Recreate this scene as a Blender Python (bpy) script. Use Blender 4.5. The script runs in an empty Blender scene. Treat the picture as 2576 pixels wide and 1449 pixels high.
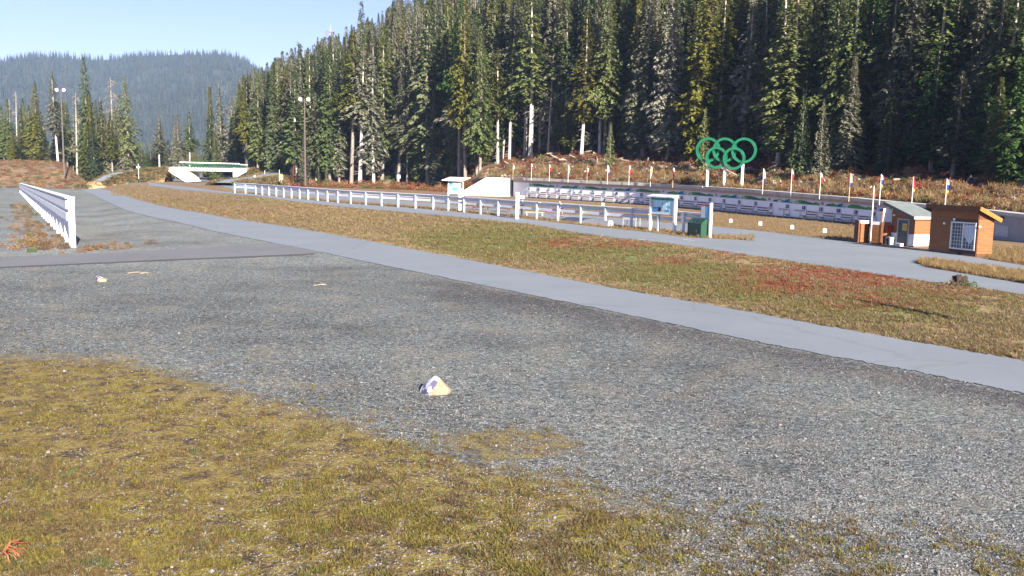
import bpy, bmesh, math, random
import numpy as np
from mathutils import Vector, Matrix

random.seed(7)
rng = np.random.default_rng(7)
scene = bpy.context.scene
C = scene.collection
R = math.radians

# ------------------------------------------------------------------ camera
CAM_H = 5.0
F = 2300.0                      # focal length in units of a 2576 px wide picture
PITCH = math.atan(294.0 / F)
ROLL = 0.02
cam_d = bpy.data.cameras.new('camera')
cam = bpy.data.objects.new('camera', cam_d)
C.objects.link(cam)
cam_d.sensor_width = 36.0
cam_d.lens = 36.0 * F / 2576.0
cam_d.clip_start = 0.1
cam_d.clip_end = 20000
ROT = Matrix.Rotation(R(90) - PITCH, 3, 'X') @ Matrix.Rotation(ROLL, 3, 'Z')
cam.matrix_world = Matrix.Translation((0, 0, CAM_H)) @ ROT.to_4x4()
scene.camera = cam

# ------------------------------------------------------------------ light
SUN_AZ = 156.5                  # clockwise from +Y
SUN_EL = 23.0
world = bpy.data.worlds.new('World')
scene.world = world
world.use_nodes = True
wn = world.node_tree
wn.nodes.clear()
sky = wn.nodes.new('ShaderNodeTexSky')
sky.sky_type = 'NISHITA'
sky.sun_disc = False
sky.sun_elevation = R(SUN_EL)
sky.sun_rotation = R(SUN_AZ)
sky.altitude = 900
sky.air_density = 1.0
sky.dust_density = 0.4
sky.ozone_density = 2.0
bg = wn.nodes.new('ShaderNodeBackground')
bg.inputs['Strength'].default_value = 0.051
wo = wn.nodes.new('ShaderNodeOutputWorld')
wb = wn.nodes.new('ShaderNodeMix'); wb.data_type = 'RGBA'; wb.blend_type = 'MULTIPLY'
wb.inputs[0].default_value = 1.0
wb.inputs[7].default_value = (0.86, 0.735, 1.0, 1)      # the camera's white balance, for the whole sky
wn.links.new(sky.outputs[0], wb.inputs[6])
wn.links.new(wb.outputs[2], bg.inputs[0])
wn.links.new(bg.outputs[0], wo.inputs[0])
sun_d = bpy.data.lights.new('sun', 'SUN')
sun_d.energy = 5.0
sun_d.angle = R(0.5)
sun_d.color = (1.0, 0.90, 0.77)
sun = bpy.data.objects.new('sun', sun_d)
C.objects.link(sun)
SUN = Vector((math.sin(R(SUN_AZ)) * math.cos(R(SUN_EL)), math.cos(R(SUN_AZ)) * math.cos(R(SUN_EL)), math.sin(R(SUN_EL))))
sun.rotation_euler = SUN.to_track_quat('Z', 'Y').to_euler()
sun.location = (60, -60, 80)
scene.view_settings.view_transform = 'Standard'
scene.view_settings.look = 'None'
scene.view_settings.gamma = 1.0
scene.view_settings.use_curve_mapping = False
scene.view_settings.exposure = 1.85
scene.render.engine = 'CYCLES'
scene.cycles.max_bounces = 6
scene.cycles.diffuse_bounces = 3
scene.cycles.glossy_bounces = 2
scene.cycles.transmission_bounces = 2
scene.cycles.volume_bounces = 0
scene.cycles.transparent_max_bounces = 6
scene.cycles.use_denoising = True

# ------------------------------------------------------------------ mapping helpers
ROTN = np.array(ROT)

def ray(px, py):
    return ROT @ Vector(((px - 1288.0) / F, -(py - 724.5) / F, -1.0))

def pd(px, py, Y):
    """point at forward distance Y seen in direction px,py"""
    d = ray(px, py)
    t = Y / d.y
    return Vector((d.x * t, Y, CAM_H + d.z * t))

def pz(px, py, z=0.0):
    d = ray(px, py)
    t = (z - CAM_H) / d.z
    return Vector((d.x * t, d.y * t, z))

def project(X, Y, Z):
    P = np.stack([np.asarray(X, float), np.asarray(Y, float), np.asarray(Z, float) - CAM_H], -1)
    c = P @ ROTN
    w = np.maximum(-c[..., 2], 1e-3)
    return 1288.0 + F * c[..., 0] / w, 724.5 - F * c[..., 1] / w

def sm(a):
    a = np.clip(a, 0, 1)
    return a * a * (3 - 2 * a)

def terr(X, Y):
    """height of the ground sheet"""
    X = np.asarray(X, float); Y = np.asarray(Y, float)
    u = X / np.maximum(Y, 1.0)
    w = sm((-0.40 - u) / 0.07)
    drop = np.minimum(0.0125 * np.maximum(Y - 45, 0), 2.2) * w
    mound = sm((Y - 247) / 48.0) * sm((-0.462 - u) / 0.035) * (7.3 + 0.5 * np.sin(X * .09) + .3 * np.sin(X * .31))
    near = 0.05 * np.sin(X * 0.31 + 1) * np.sin(Y * 0.23) * sm((40 - Y) / 25)
    return -drop + mound + near

def gz(px, py):
    """ground point seen at px,py (follows the terrain)"""
    z = 0.0
    p = pz(px, py, z)
    for _ in range(12):
        z2 = float(terr(p.x, p.y))
        z = 0.5 * z + 0.5 * z2
        if z > CAM_H - 0.3:
            z = CAM_H - 0.3
        p = pz(px, py, z)
    return Vector((p.x, p.y, float(terr(p.x, p.y))))

def E(pts):
    xs = np.array([p[0] for p in pts], float); ys = np.array([p[1] for p in pts], float)
    return lambda x: np.interp(x, xs, ys)

# edges of roads and grass areas, as bearing / depression readings of the site
A_LO = E([(188, 473), (226, 486), (269, 508), (320, 531), (387, 548), (441, 558), (537, 582), (622, 599), (679, 610), (820, 637), (900, 655), (1288, 733), (1538, 784), (1788, 837), (2038, 887), (2288, 932), (2576, 992), (2800, 1040), (3900, 1275)])
A_UP = E([(188, 470), (239, 473), (269, 479), (308, 489), (354, 506), (410, 520), (452, 528), (523, 540), (580, 551), (728, 572), (925, 607), (1125, 645), (1288, 676), (1538, 725), (1788, 768), (2038, 814), (2288, 859), (2576, 909), (2800, 950), (3900, 1151)])
B_UP = E([(-300, 666), (0, 651), (350, 632), (675, 612), (710, 611), (820, 634)])
B_LO = E([(-300, 686), (0, 672), (450, 652), (700, 642), (820, 636)])
D_LO = E([(372, 463), (376, 467), (452, 477), (556, 486), (647, 494), (769, 511), (861, 520), (952, 529), (1092, 541), (1196, 551), (1342, 566), (1438, 584), (1554, 599), (1686, 613), (1808, 631), (1988, 657), (2188, 687), (2338, 709), (2463, 724), (2576, 742), (2800, 780), (3900, 967)])
D_UP = E([(372, 459), (424, 466), (500, 474), (556, 482), (678, 491), (861, 511), (1044, 524), (1196, 538), (1254, 543), (1369, 557), (1507, 572), (1634, 585), (1728, 598), (1915, 607), (2298, 660), (2338, 674), (2576, 714), (2800, 752), (3900, 939)])
E_UP = E([(544, 463), (580, 463), (700, 478), (861, 492), (1092, 512), (1346, 533), (1572, 551), (1800, 571)])
E_LO = E([(544, 464), (590, 478), (640, 487), (769, 497), (1092, 522), (1346, 547), (1450, 562), (1634, 574), (1800, 592)])
P_UP = E([(1795, 570), (1888, 579), (2038, 597), (2163, 612), (2338, 633), (2473, 651), (2576, 669), (2800, 705), (3900, 872)])
P_LO = E([(1795, 591), (1915, 608), (2292, 663), (2300, 657), (2338, 654), (2576, 687), (2800, 720), (3900, 897)])
WB = E([(1150, 490.5), (1286, 494), (1320, 497), (1632, 516), (1717, 523.4), (1795, 530), (1951, 545.7), (2147, 562.5), (2311, 580), (2499, 600), (2576, 609), (2800, 632)])   # foot of the range wall
WR = E([(1150, 446), (1223, 446), (1286, 446), (1390, 450), (1487, 455), (1591, 459.3), (1687, 464), (1763, 468), (1878, 475), (1999, 485), (2074, 491), (2151, 497), (2230, 505), (2311, 512), (2499, 529), (2576, 538), (2800, 562)])   # its upper edge
MOSS = E([(-300, 850), (0, 862), (300, 872), (500, 930), (800, 1010), (1000, 1075), (1150, 1120), (1500, 1165), (1900, 1215), (2300, 1300), (2576, 1350), (2900, 1420)])

def wall_xy(px):
    p = pz(px, float(WB(px)), 0.0)
    return p
def wall_top(px):
    p = wall_xy(px)
    return pd(px, float(WR(px)), p.y).z

# ------------------------------------------------------------------ hillside behind the range
_hp = [500, 620, 760, 1030, 1150, 1205, 1300, 1460, 1600, 1760, 1900, 2100, 2300, 2576, 2660, 2760, 4200]
_cy = {1205: 425, 1300: 402, 1460: 391, 1600: 398, 1760: 415, 1900: 424, 2100: 434, 2300: 442, 2576: 478}
_Y0, _z0, _Y1, _z1, _sl = [], [], [], [], []
for p_ in _hp:
    if p_ <= 1150:
        a_ = {500: (275, -.6, 292, 2.5, .03), 620: (262, -.3, 272, 3.0, .05), 760: (238, -.2, 252, 1.6, .13), 1030: (226, -.2, 240, 2.0, .24), 1150: (204, -.2, 224, 3.5, .30)}[p_]
    else:
        q_ = min(p_, 2576)
        w_ = wall_xy(q_)
        y0_ = w_.y + .7
        y1_ = y0_ + (26 if q_ < 1700 else 24)
        
        if p_ > 2576:
            a_ = (y0_ - (p_ - 2576) * .02, 2.3 if p_ < 2700 else -.3, y1_ - (p_ - 2576) * .02, 4.5, .16)
        else:
            a_ = (y0_, wall_top(q_) - .12, y1_, pd(q_, _cy[p_], y1_).z, .2)
    for l_, v_ in zip((_Y0, _z0, _Y1, _z1, _sl), a_):
        l_.append(v_)
RING_P = wall_xy(1776)
RING_L = 3.0 / 5.2           # the sculpture stands 30 degrees oblique
def ring_y(px):
    return RING_P.y + .3 - (px - 1776) / F * RING_P.y * RING_L
def hill_y(px):
    y0 = np.interp(px, _hp, _Y0); y1 = np.interp(px, _hp, _Y1)
    w = sm((px - 1735) / 35) * sm((1935 - px) / 45)
    e = np.maximum(ring_y(px) + 2.0 - y0, 0) * w
    return y0 + e, y1 + e * .8
def hill(X, Y):
    X = np.asarray(X, float); Y = np.asarray(Y, float)
    px = 1288 + F * X / np.maximum(Y, 1)
    y0, y1 = hill_y(px); z0 = np.interp(px, _hp, _z0); z1 = np.interp(px, _hp, _z1); sl = np.interp(px, _hp, _sl)
    t = np.clip((Y - y0) / (y1 - y0), 0, 1)
    bump = (.35 * np.sin(X * .7 + Y * .33) + .3 * np.sin(X * .27 - Y * .61) + .2 * np.sin(X * 1.3 + 2)) * sm((Y - y0 - 1) / 6)
    return z0 + (z1 - z0) * t ** .85 + np.minimum(sl * np.maximum(Y - y1, 0), 60) + bump
def hill_front(px):
    return float(hill_y(np.float64(px))[0])

# ------------------------------------------------------------------ materials
def nodes_of(m):
    m.use_nodes = True
    nt = m.node_tree
    return nt, nt.nodes['Principled BSDF']

def ramp(nt, src, stops):
    r = nt.nodes.new('ShaderNodeValToRGB')
    el = r.color_ramp.elements
    while len(el) < len(stops):
        el.new(0.5)
    for e_, (p, c) in zip(el, stops):
        e_.position = p
        e_.color = (*c, 1)
    nt.links.new(src, r.inputs[0])
    return r.outputs[0]

def mixc(nt, fac, a, b, mode='MIX'):
    n = nt.nodes.new('ShaderNodeMix')
    n.data_type = 'RGBA'
    n.blend_type = mode
    for sock, v in ((n.inputs[0], fac), (n.inputs[6], a), (n.inputs[7], b)):
        if hasattr(v, 'is_output'):
            nt.links.new(v, sock)
        elif isinstance(v, (int, float)):
            sock.default_value = v
        else:
            sock.default_value = (*v, 1)
    return n.outputs[2]

def mth(nt, op, a, b=None, clamp=False):
    n = nt.nodes.new('ShaderNodeMath')
    n.operation = op
    n.use_clamp = clamp
    for i, v in enumerate((a, b)):
        if v is None:
            continue
        if hasattr(v, 'is_output'):
            nt.links.new(v, n.inputs[i])
        else:
            n.inputs[i].default_value = v
    return n.outputs[0]

def coord(nt, kind='Object'):
    n = nt.nodes.new('ShaderNodeTexCoord')
    return n.outputs[kind]

def noise(nt, vec, scale, detail=4, rough=.6, out='Fac'):
    n = nt.nodes.new('ShaderNodeTexNoise')
    n.inputs['Scale'].default_value = scale
    n.inputs['Detail'].default_value = detail
    n.inputs['Roughness'].default_value = rough
    if vec is not None:
        nt.links.new(vec, n.inputs['Vector'])
    return n.outputs[out]

def voro(nt, vec, scale, out='Color', feat='F1'):
    n = nt.nodes.new('ShaderNodeTexVoronoi')
    n.feature = feat
    n.inputs['Scale'].default_value = scale
    nt.links.new(vec, n.inputs['Vector'])
    return n.outputs[out]

def bump(nt, bsdf, h, strength=.4, dist=.02):
    b = nt.nodes.new('ShaderNodeBump')
    b.inputs['Strength'].default_value = strength
    b.inputs['Distance'].default_value = dist
    nt.links.new(h, b.inputs['Height'])
    nt.links.new(b.outputs[0], bsdf.inputs['Normal'])

def mat(name, col, col2=None, scale=3.0, rough=.8, bmp=.15, metal=0.0, stretch=None, detail=5, spec=.3, dist=.02):
    """surface with mottled colour and a fine relief"""
    m = bpy.data.materials.new(name)
    nt, b = nodes_of(m)
    v = coord(nt)
    if stretch:
        mp = nt.nodes.new('ShaderNodeMapping')
        mp.inputs['Scale'].default_value = stretch
        nt.links.new(v, mp.inputs[0])
        v = mp.outputs[0]
    n = noise(nt, v, scale, detail)
    col2 = col2 or tuple(c * .78 for c in col)
    c = ramp(nt, n, [(.32, col2), (.68, col)])
    nt.links.new(c, b.inputs['Base Color'])
    b.inputs['Roughness'].default_value = rough
    b.inputs['Metallic'].default_value = metal
    b.inputs['Specular IOR Level'].default_value = spec
    if bmp:
        bump(nt, b, noise(nt, v, scale * 6, 3), bmp, dist)
    return m

def foliage(name, stops, rough=.75, trans=.38, scale=.35):
    """needle or leaf colour, varied between plants and clump by clump"""
    m = bpy.data.materials.new(name)
    nt, b = nodes_of(m)
    oi = nt.nodes.new('ShaderNodeObjectInfo')
    n = noise(nt, coord(nt), scale, 4, .7)
    f = mth(nt, 'ADD', mth(nt, 'MULTIPLY', n, 1.0), mth(nt, 'MULTIPLY', mth(nt, 'SUBTRACT', oi.outputs['Random'], .5), .42))
    g = nt.nodes.new('ShaderNodeNewGeometry')
    f = mth(nt, 'ADD', f, mth(nt, 'MULTIPLY', mth(nt, 'SUBTRACT', g.outputs['Random Per Island'], .5), .35), True)
    c = ramp(nt, f, stops)
    nt.links.new(c, b.inputs['Base Color'])
    b.inputs['Roughness'].default_value = rough
    b.inputs['Specular IOR Level'].default_value = .2
    if trans:
        t = nt.nodes.new('ShaderNodeBsdfTranslucent')
        nt.links.new(c, t.inputs[0])
        mx = nt.nodes.new('ShaderNodeMixShader')
        mx.inputs[0].default_value = trans
        out = nt.nodes['Material Output']
        nt.links.new(b.outputs[0], mx.inputs[1])
        nt.links.new(t.outputs[0], mx.inputs[2])
        nt.links.new(mx.outputs[0], out.inputs[0])
    return m

M = {}
M['white'] = mat('white_paint', (.80, .80, .80), (.66, .66, .66), 2.5, .6, .1)
M['white_rail'] = mat('white_fence_paint', (.78, .79, .82), (.60, .60, .62), 1.2, .6, .12, stretch=(1, 1, 5))
M['grey_rail'] = mat('weathered_fence_paint', (0.543, 0.599, 0.709), (0.440, 0.484, 0.579), .9, .7, .15, stretch=(1, 1, 4))
M['concrete'] = mat('concrete', (0.525, 0.512, 0.475), (0.350, 0.344, 0.325), .8, .9, .2)
M['concrete_pale'] = mat('pale_concrete', (.74, .71, .66), (.62, .6, .56), .6, .9, .12)
M['concrete_wet'] = mat('stained_concrete', (.34, .35, .36), (.24, .25, .27), .35, .9, .2, stretch=(1, 1, .3))
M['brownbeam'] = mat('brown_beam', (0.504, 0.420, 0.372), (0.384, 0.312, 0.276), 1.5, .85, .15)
M['rangewhite'] = mat('range_wall_white', (0.899, 0.932, 0.989), (0.820, 0.854, 0.910), .5, .7, .05)
M['plate'] = mat('number_plate_blue', (.03, .05, .12), None, 3, .5, 0)
M['ink'] = mat('print_ink', (.05, .05, .06), None, 3, .7, 0)
M['stripe'] = mat('target_stripe', (.17, .08, .09), None, 3, .7, 0)
M['lgrey'] = mat('light_grey_panel', (.5, .51, .53), None, 2, .6, .05)
M['dgrey'] = mat('dark_grey_metal', (.09, .095, .10), None, 2, .5, .05)
M['galv'] = mat('galvanised_metal', (.42, .43, .45), (.33, .34, .36), 3, .45, .05, .5)
M['ringgreen'] = mat('ring_green_paint', (.010, .15, .072), (.008, .12, .06), 1.2, .4, .03, spec=.45)
M['bingreen'] = mat('bin_green_paint', (.008, .06, .03), (.006, .045, .022), 2, .45, .05, spec=.4)
M['black'] = mat('black_plastic', (.012, .012, .014), None, 3, .5, .05)
M['cedar'] = mat('cedar_siding', (0.279, 0.118, 0.042), (0.186, 0.072, 0.026), 2.2, .65, .25, stretch=(.5, .5, 9))
M['cedar_trim'] = mat('cedar_trim', (0.140, 0.059, 0.028), (0.105, 0.042, 0.021), 2.2, .65, .2)
M['rake'] = mat('orange_stained_board', (0.376, 0.167, 0.037), (0.289, 0.123, 0.029), 2.2, .6, .2)
M['steelroof'] = mat('grey_green_roof_sheet', (.20, .23, .22), (.15, .175, .17), 1.2, .5, .1)
M['door'] = mat('grey_door', (.07, .085, .10), None, 2, .45, .05)
M['frame'] = mat('window_frame', (.70, .71, .72), None, 2, .5, .03)
M['glass'] = mat('window_glass', (.05, .07, .10), (.035, .05, .075), .7, .12, 0, spec=.7)
M['curtain'] = mat('white_curtain', (.62, .66, .72), (.35, .4, .48), 4, .9, .1, stretch=(3, 3, .3))
M['yellow'] = mat('yellow_sign', (.75, .52, .06), None, 3, .6, 0)
M['paleyellow'] = mat('pale_yellow_sign', (.85, .68, .28), None, 3, .6, 0)
M['red'] = mat('red_paint', (.50, .03, .025), None, 2, .5, .03)
M['blueflag'] = mat('blue_cloth', (.04, .06, .35), None, 5, .8, .1)
M['yellowflag'] = mat('yellow_cloth', (.8, .55, .05), None, 5, .8, .1)
M['redflag'] = mat('red_cloth', (.6, .05, .06), None, 5, .8, .1)
M['whiteflag'] = mat('white_cloth', (.8, .8, .82), None, 5, .8, .1)
M['greenflag'] = mat('green_cloth', (.03, .3, .1), None, 5, .8, .1)
M['blackflag'] = mat('black_cloth', (.02, .02, .025), None, 5, .8, .1)
M['paleblue'] = mat('pale_blue_poster', (.50, .72, .80), (.42, .64, .74), 1.5, .6, 0)
M['midblue'] = mat('blue_poster', (.10, .30, .50), (.07, .2, .38), 2.5, .6, 0)
M['teal'] = mat('teal_band', (.02, .30, .26), None, 2, .6, 0)
M['muralgreen'] = mat('mural_green', (.10, .30, .09), (.05, .2, .06), 1.1, .7, 0)
M['muraldark'] = mat('mural_dark_green', (.03, .15, .09), (.02, .10, .07), 1.1, .7, 0)
M['muralblue'] = mat('mural_blue', (.03, .10, .26), (.02, .07, .19), 1.1, .7, 0)
M['muralteal'] = mat('mural_teal', (.05, .25, .33), (.03, .19, .27), 1.1, .7, 0)
M['muralgrey'] = mat('mural_pale_grey', (.62, .64, .68), (.54, .56, .61), .9, .7, 0)
M['wood'] = mat('bleached_wood', (0.331, 0.274, 0.216), (0.230, 0.187, 0.144), 3, .85, .3, stretch=(1, 1, .2))
M['tablewood'] = mat('brown_table_wood', (.20, .10, .06), (.12, .06, .04), 3, .8, .2)
M['palewood'] = mat('new_pale_wood', (.6, .46, .28), None, 3, .8, .2)
M['bark'] = mat('grey_bark', (.30, .265, .23), (.17, .145, .12), 2.5, .95, .6, stretch=(1, 1, .25), dist=.05)
M['barkpale'] = mat('pale_bark', (.56, .53, .49), (.40, .37, .33), 2.0, .95, .4, stretch=(1, 1, .25), dist=.05)
M['barkdark'] = mat('dark_bark', (.12, .10, .085), (.07, .06, .05), 2.5, .95, .6, stretch=(1, 1, .25), dist=.05)
M['deadwood'] = mat('dead_grey_wood', (.42, .39, .35), (.30, .27, .24), 3, .95, .3)
M['stump'] = mat('rotten_stump', (.07, .05, .035), (.035, .025, .02), 5, .95, .8, dist=.05)
M['skin'] = mat('skin', (.55, .34, .26), None, 4, .6, 0)
M['hair'] = mat('brown_hair', (.05, .03, .02), None, 9, .7, .1)
M['blackcloth'] = mat('black_clothing', (.02, .02, .025), None, 6, .85, .2)
M['whitecloth'] = mat('white_shirt', (.7, .74, .72), None, 6, .85, .2)
M['pink'] = mat('pink_cloth', (.6, .14, .25), (.45, .1, .2), 5, .8, .2)
M['bridgegreen'] = mat('bridge_green_steel', (.03, .12, .085), None, 2, .5, .05)
M['lamp'] = mat('floodlight_glass', (.85, .85, .85), None, 2, .25, 0, spec=.6)
M['pole'] = mat('brown_steel_pole', (.12, .095, .09), None, 2, .6, .05)
M['rust'] = mat('dead_frond', (0.315, 0.128, 0.053), (0.195, 0.068, 0.030), 6, .8, .2)

M['fir'] = foliage('fir_needles', [(0.12, (0.049, 0.072, 0.036)), (0.5, (0.125, 0.163, 0.072)), (0.88, (0.256, 0.275, 0.142))])
M['firmid'] = foliage('fir_needles_mid', [(0.12, (0.060, 0.091, 0.035)), (0.5, (0.158, 0.202, 0.070)), (0.88, (0.290, 0.298, 0.123))])
M['firgrey'] = foliage('lichen_needles', [(0.12, (0.075, 0.084, 0.054)), (0.5, (0.2026, 0.207, 0.135)), (0.88, (0.375, 0.36, 0.255))])
M['firpale'] = foliage('pale_lichen_needles', [(0.12, (0.072, 0.078, 0.054)), (0.45, (0.24, 0.246, 0.18)), (0.8, (0.444, 0.432, 0.336))])
M['firyellow'] = foliage('yellow_needles', [(0.15, (0.057, 0.069, 0.019)), (0.5, (0.165, 0.173, 0.034)), (0.85, (0.289, 0.271, 0.062))])
M['firgold'] = foliage('golden_needles', [(0.15, (0.075, 0.073, 0.020)), (0.5, (0.167, 0.157, 0.040)), (0.85, (0.273, 0.245, 0.075))])
M['firrust'] = foliage('rust_needles', [(.15, (.12, .04, .015)), (.5, (.26, .1, .03)), (.85, (.36, .17, .05))])
M['firbright'] = foliage('bright_green_needles', [(0.15, (0.026, 0.065, 0.0156)), (0.5, (0.0715, 0.143, 0.0338)), (0.85, (0.13, 0.221, 0.0585))])
M['deadtwig'] = foliage('dead_twigs', [(.15, (.12, .095, .075)), (.5, (.24, .2, .165)), (.85, (.36, .32, .27))], trans=0)
M['mtn'] = foliage('mountain_needles', [(.12, (0.009, 0.014, 0.012)), (.5, (0.026, 0.034, 0.024)), (.9, (0.057, 0.062, 0.044))], trans=0, scale=.02)
M['shrubred'] = foliage('red_leaves', [(.15, (.09, .022, .016)), (.5, (.20, .05, .03)), (.85, (.32, .11, .06))], scale=1.5)
M['shruborange'] = foliage('orange_leaves', [(.15, (0.135, 0.063, 0.025)), (.5, (0.261, 0.131, 0.050)), (.85, (0.378, 0.225, 0.108))], scale=1.5)
M['shrubbrown'] = foliage('brown_stems', [(.15, (0.088, 0.057, 0.035)), (.5, (0.220, 0.145, 0.084)), (.85, (0.378, 0.273, 0.167))], scale=1.5)
M['shrubgreen'] = foliage('green_leaves', [(.15, (.04, .07, .02)), (.5, (.10, .15, .045)), (.85, (.2, .24, .09))], scale=1.5)
M['grass_moss'] = foliage('mossy_grass', [(.1, (0.072, 0.048, 0.018)), (.35, (0.165, 0.121, 0.038)), (.6, (0.236, 0.192, 0.049)), (.9, (0.183, 0.192, 0.043))], scale=.6)
M['grass_brown'] = foliage('brown_dead_grass', [(.1, (0.054, 0.036, 0.021)), (.4, (0.137, 0.093, 0.043)), (.7, (0.202, 0.148, 0.066)), (.95, (0.253, 0.202, 0.105))], scale=.6)
M['grass_straw'] = foliage('straw_grass', [(.1, (.10, .068, .042)), (.4, (.22, .155, .092)), (.7, (.31, .235, .14)), (.95, (.37, .30, .19))], scale=.3)
M['grass_green'] = foliage('fresh_grass', [(.1, (0.039, 0.048, 0.020)), (.5, (0.103, 0.116, 0.046)), (.9, (0.175, 0.181, 0.078))], scale=.6)
M['grass_verge'] = foliage('verge_grass', [(.1, (0.087, 0.058, 0.026)), (.4, (0.208, 0.153, 0.063)), (.65, (0.213, 0.188, 0.067)), (.9, (0.147, 0.176, 0.067))], scale=.2)
M['grass_tan'] = foliage('dry_tan_grass', [(.1, (0.131, 0.079, 0.033)), (.5, (0.276, 0.190, 0.085)), (.9, (0.367, 0.281, 0.144))], scale=.6)
M['grass_red'] = foliage('red_sorrel', [(.1, (0.114, 0.029, 0.019)), (.5, (0.240, 0.073, 0.044)), (.9, (0.300, 0.127, 0.070))], scale=.6)

def pebble_mat():
    m = bpy.data.materials.new('pebbles')
    nt, b = nodes_of(m)
    oi = nt.nodes.new('ShaderNodeObjectInfo')
    c = ramp(nt, oi.outputs['Random'], [(0, (0.056, 0.058, 0.061)), (0.35, (0.139, 0.142, 0.151)), (0.6, (0.201, 0.189, 0.187)), (0.8, (0.183, 0.186, 0.191)), (0.95, (0.174, 0.144, 0.118)), (1, (0.226, 0.222, 0.218))])
    c = mixc(nt, .5, c, ramp(nt, noise(nt, coord(nt), 6), [(.3, (.45, .45, .45)), (.7, (.75, .75, .75))]), 'OVERLAY')
    nt.links.new(c, b.inputs['Base Color'])
    b.inputs['Roughness'].default_value = .85
    return m
M['pebble'] = pebble_mat()

def asphalt(name, c1, c2):
    m = bpy.data.materials.new(name)
    nt, b = nodes_of(m)
    v = coord(nt)
    big = noise(nt, v, .22, 4)
    c = ramp(nt, big, [(.3, c1), (.7, c2)])
    fine = ramp(nt, noise(nt, v, 45, 2, .8), [(.25, (.72, .72, .72)), (.75, (1.25, 1.25, 1.25))])
    c = mixc(nt, 1.0, c, fine, 'MULTIPLY')
    st = ramp(nt, noise(nt, v, 1.3, 5, .7), [(.62, (1, 1, 1)), (.78, (.86, .86, .85))])
    c = mixc(nt, 1.0, c, st, 'MULTIPLY')
    wv = nt.nodes.new('ShaderNodeVectorMath'); wv.operation = 'ADD'
    nt.links.new(v, wv.inputs[0]); nt.links.new(noise(nt, v, .5, 5, .7, 'Color'), wv.inputs[1])
    cr = ramp(nt, voro(nt, wv.outputs[0], .11, 'Distance', 'DISTANCE_TO_EDGE'), [(0, (.86, .86, .86)), (.005, (.94, .94, .94)), (.010, (1, 1, 1))])
    c = mixc(nt, 1.0, c, cr, 'MULTIPLY')
    nt.links.new(c, b.inputs['Base Color'])
    b.inputs['Roughness'].default_value = .85
    bump(nt, b, noise(nt, v, 60, 2), .25, .01)
    return m
M['asphalt'] = asphalt('pale_asphalt', (0.173, 0.199, 0.222), (0.203, 0.230, 0.254))
M['asphalt_dark'] = asphalt('newer_asphalt', (0.133, 0.135, 0.139), (0.158, 0.162, 0.165))
M['asphalt_edge'] = asphalt('asphalt_edge', (.06, .055, .058), (.08, .075, .075))
M['linepaint'] = mat('worn_line_paint', (.7, .7, .7), None, 3, .7, 0)

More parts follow.
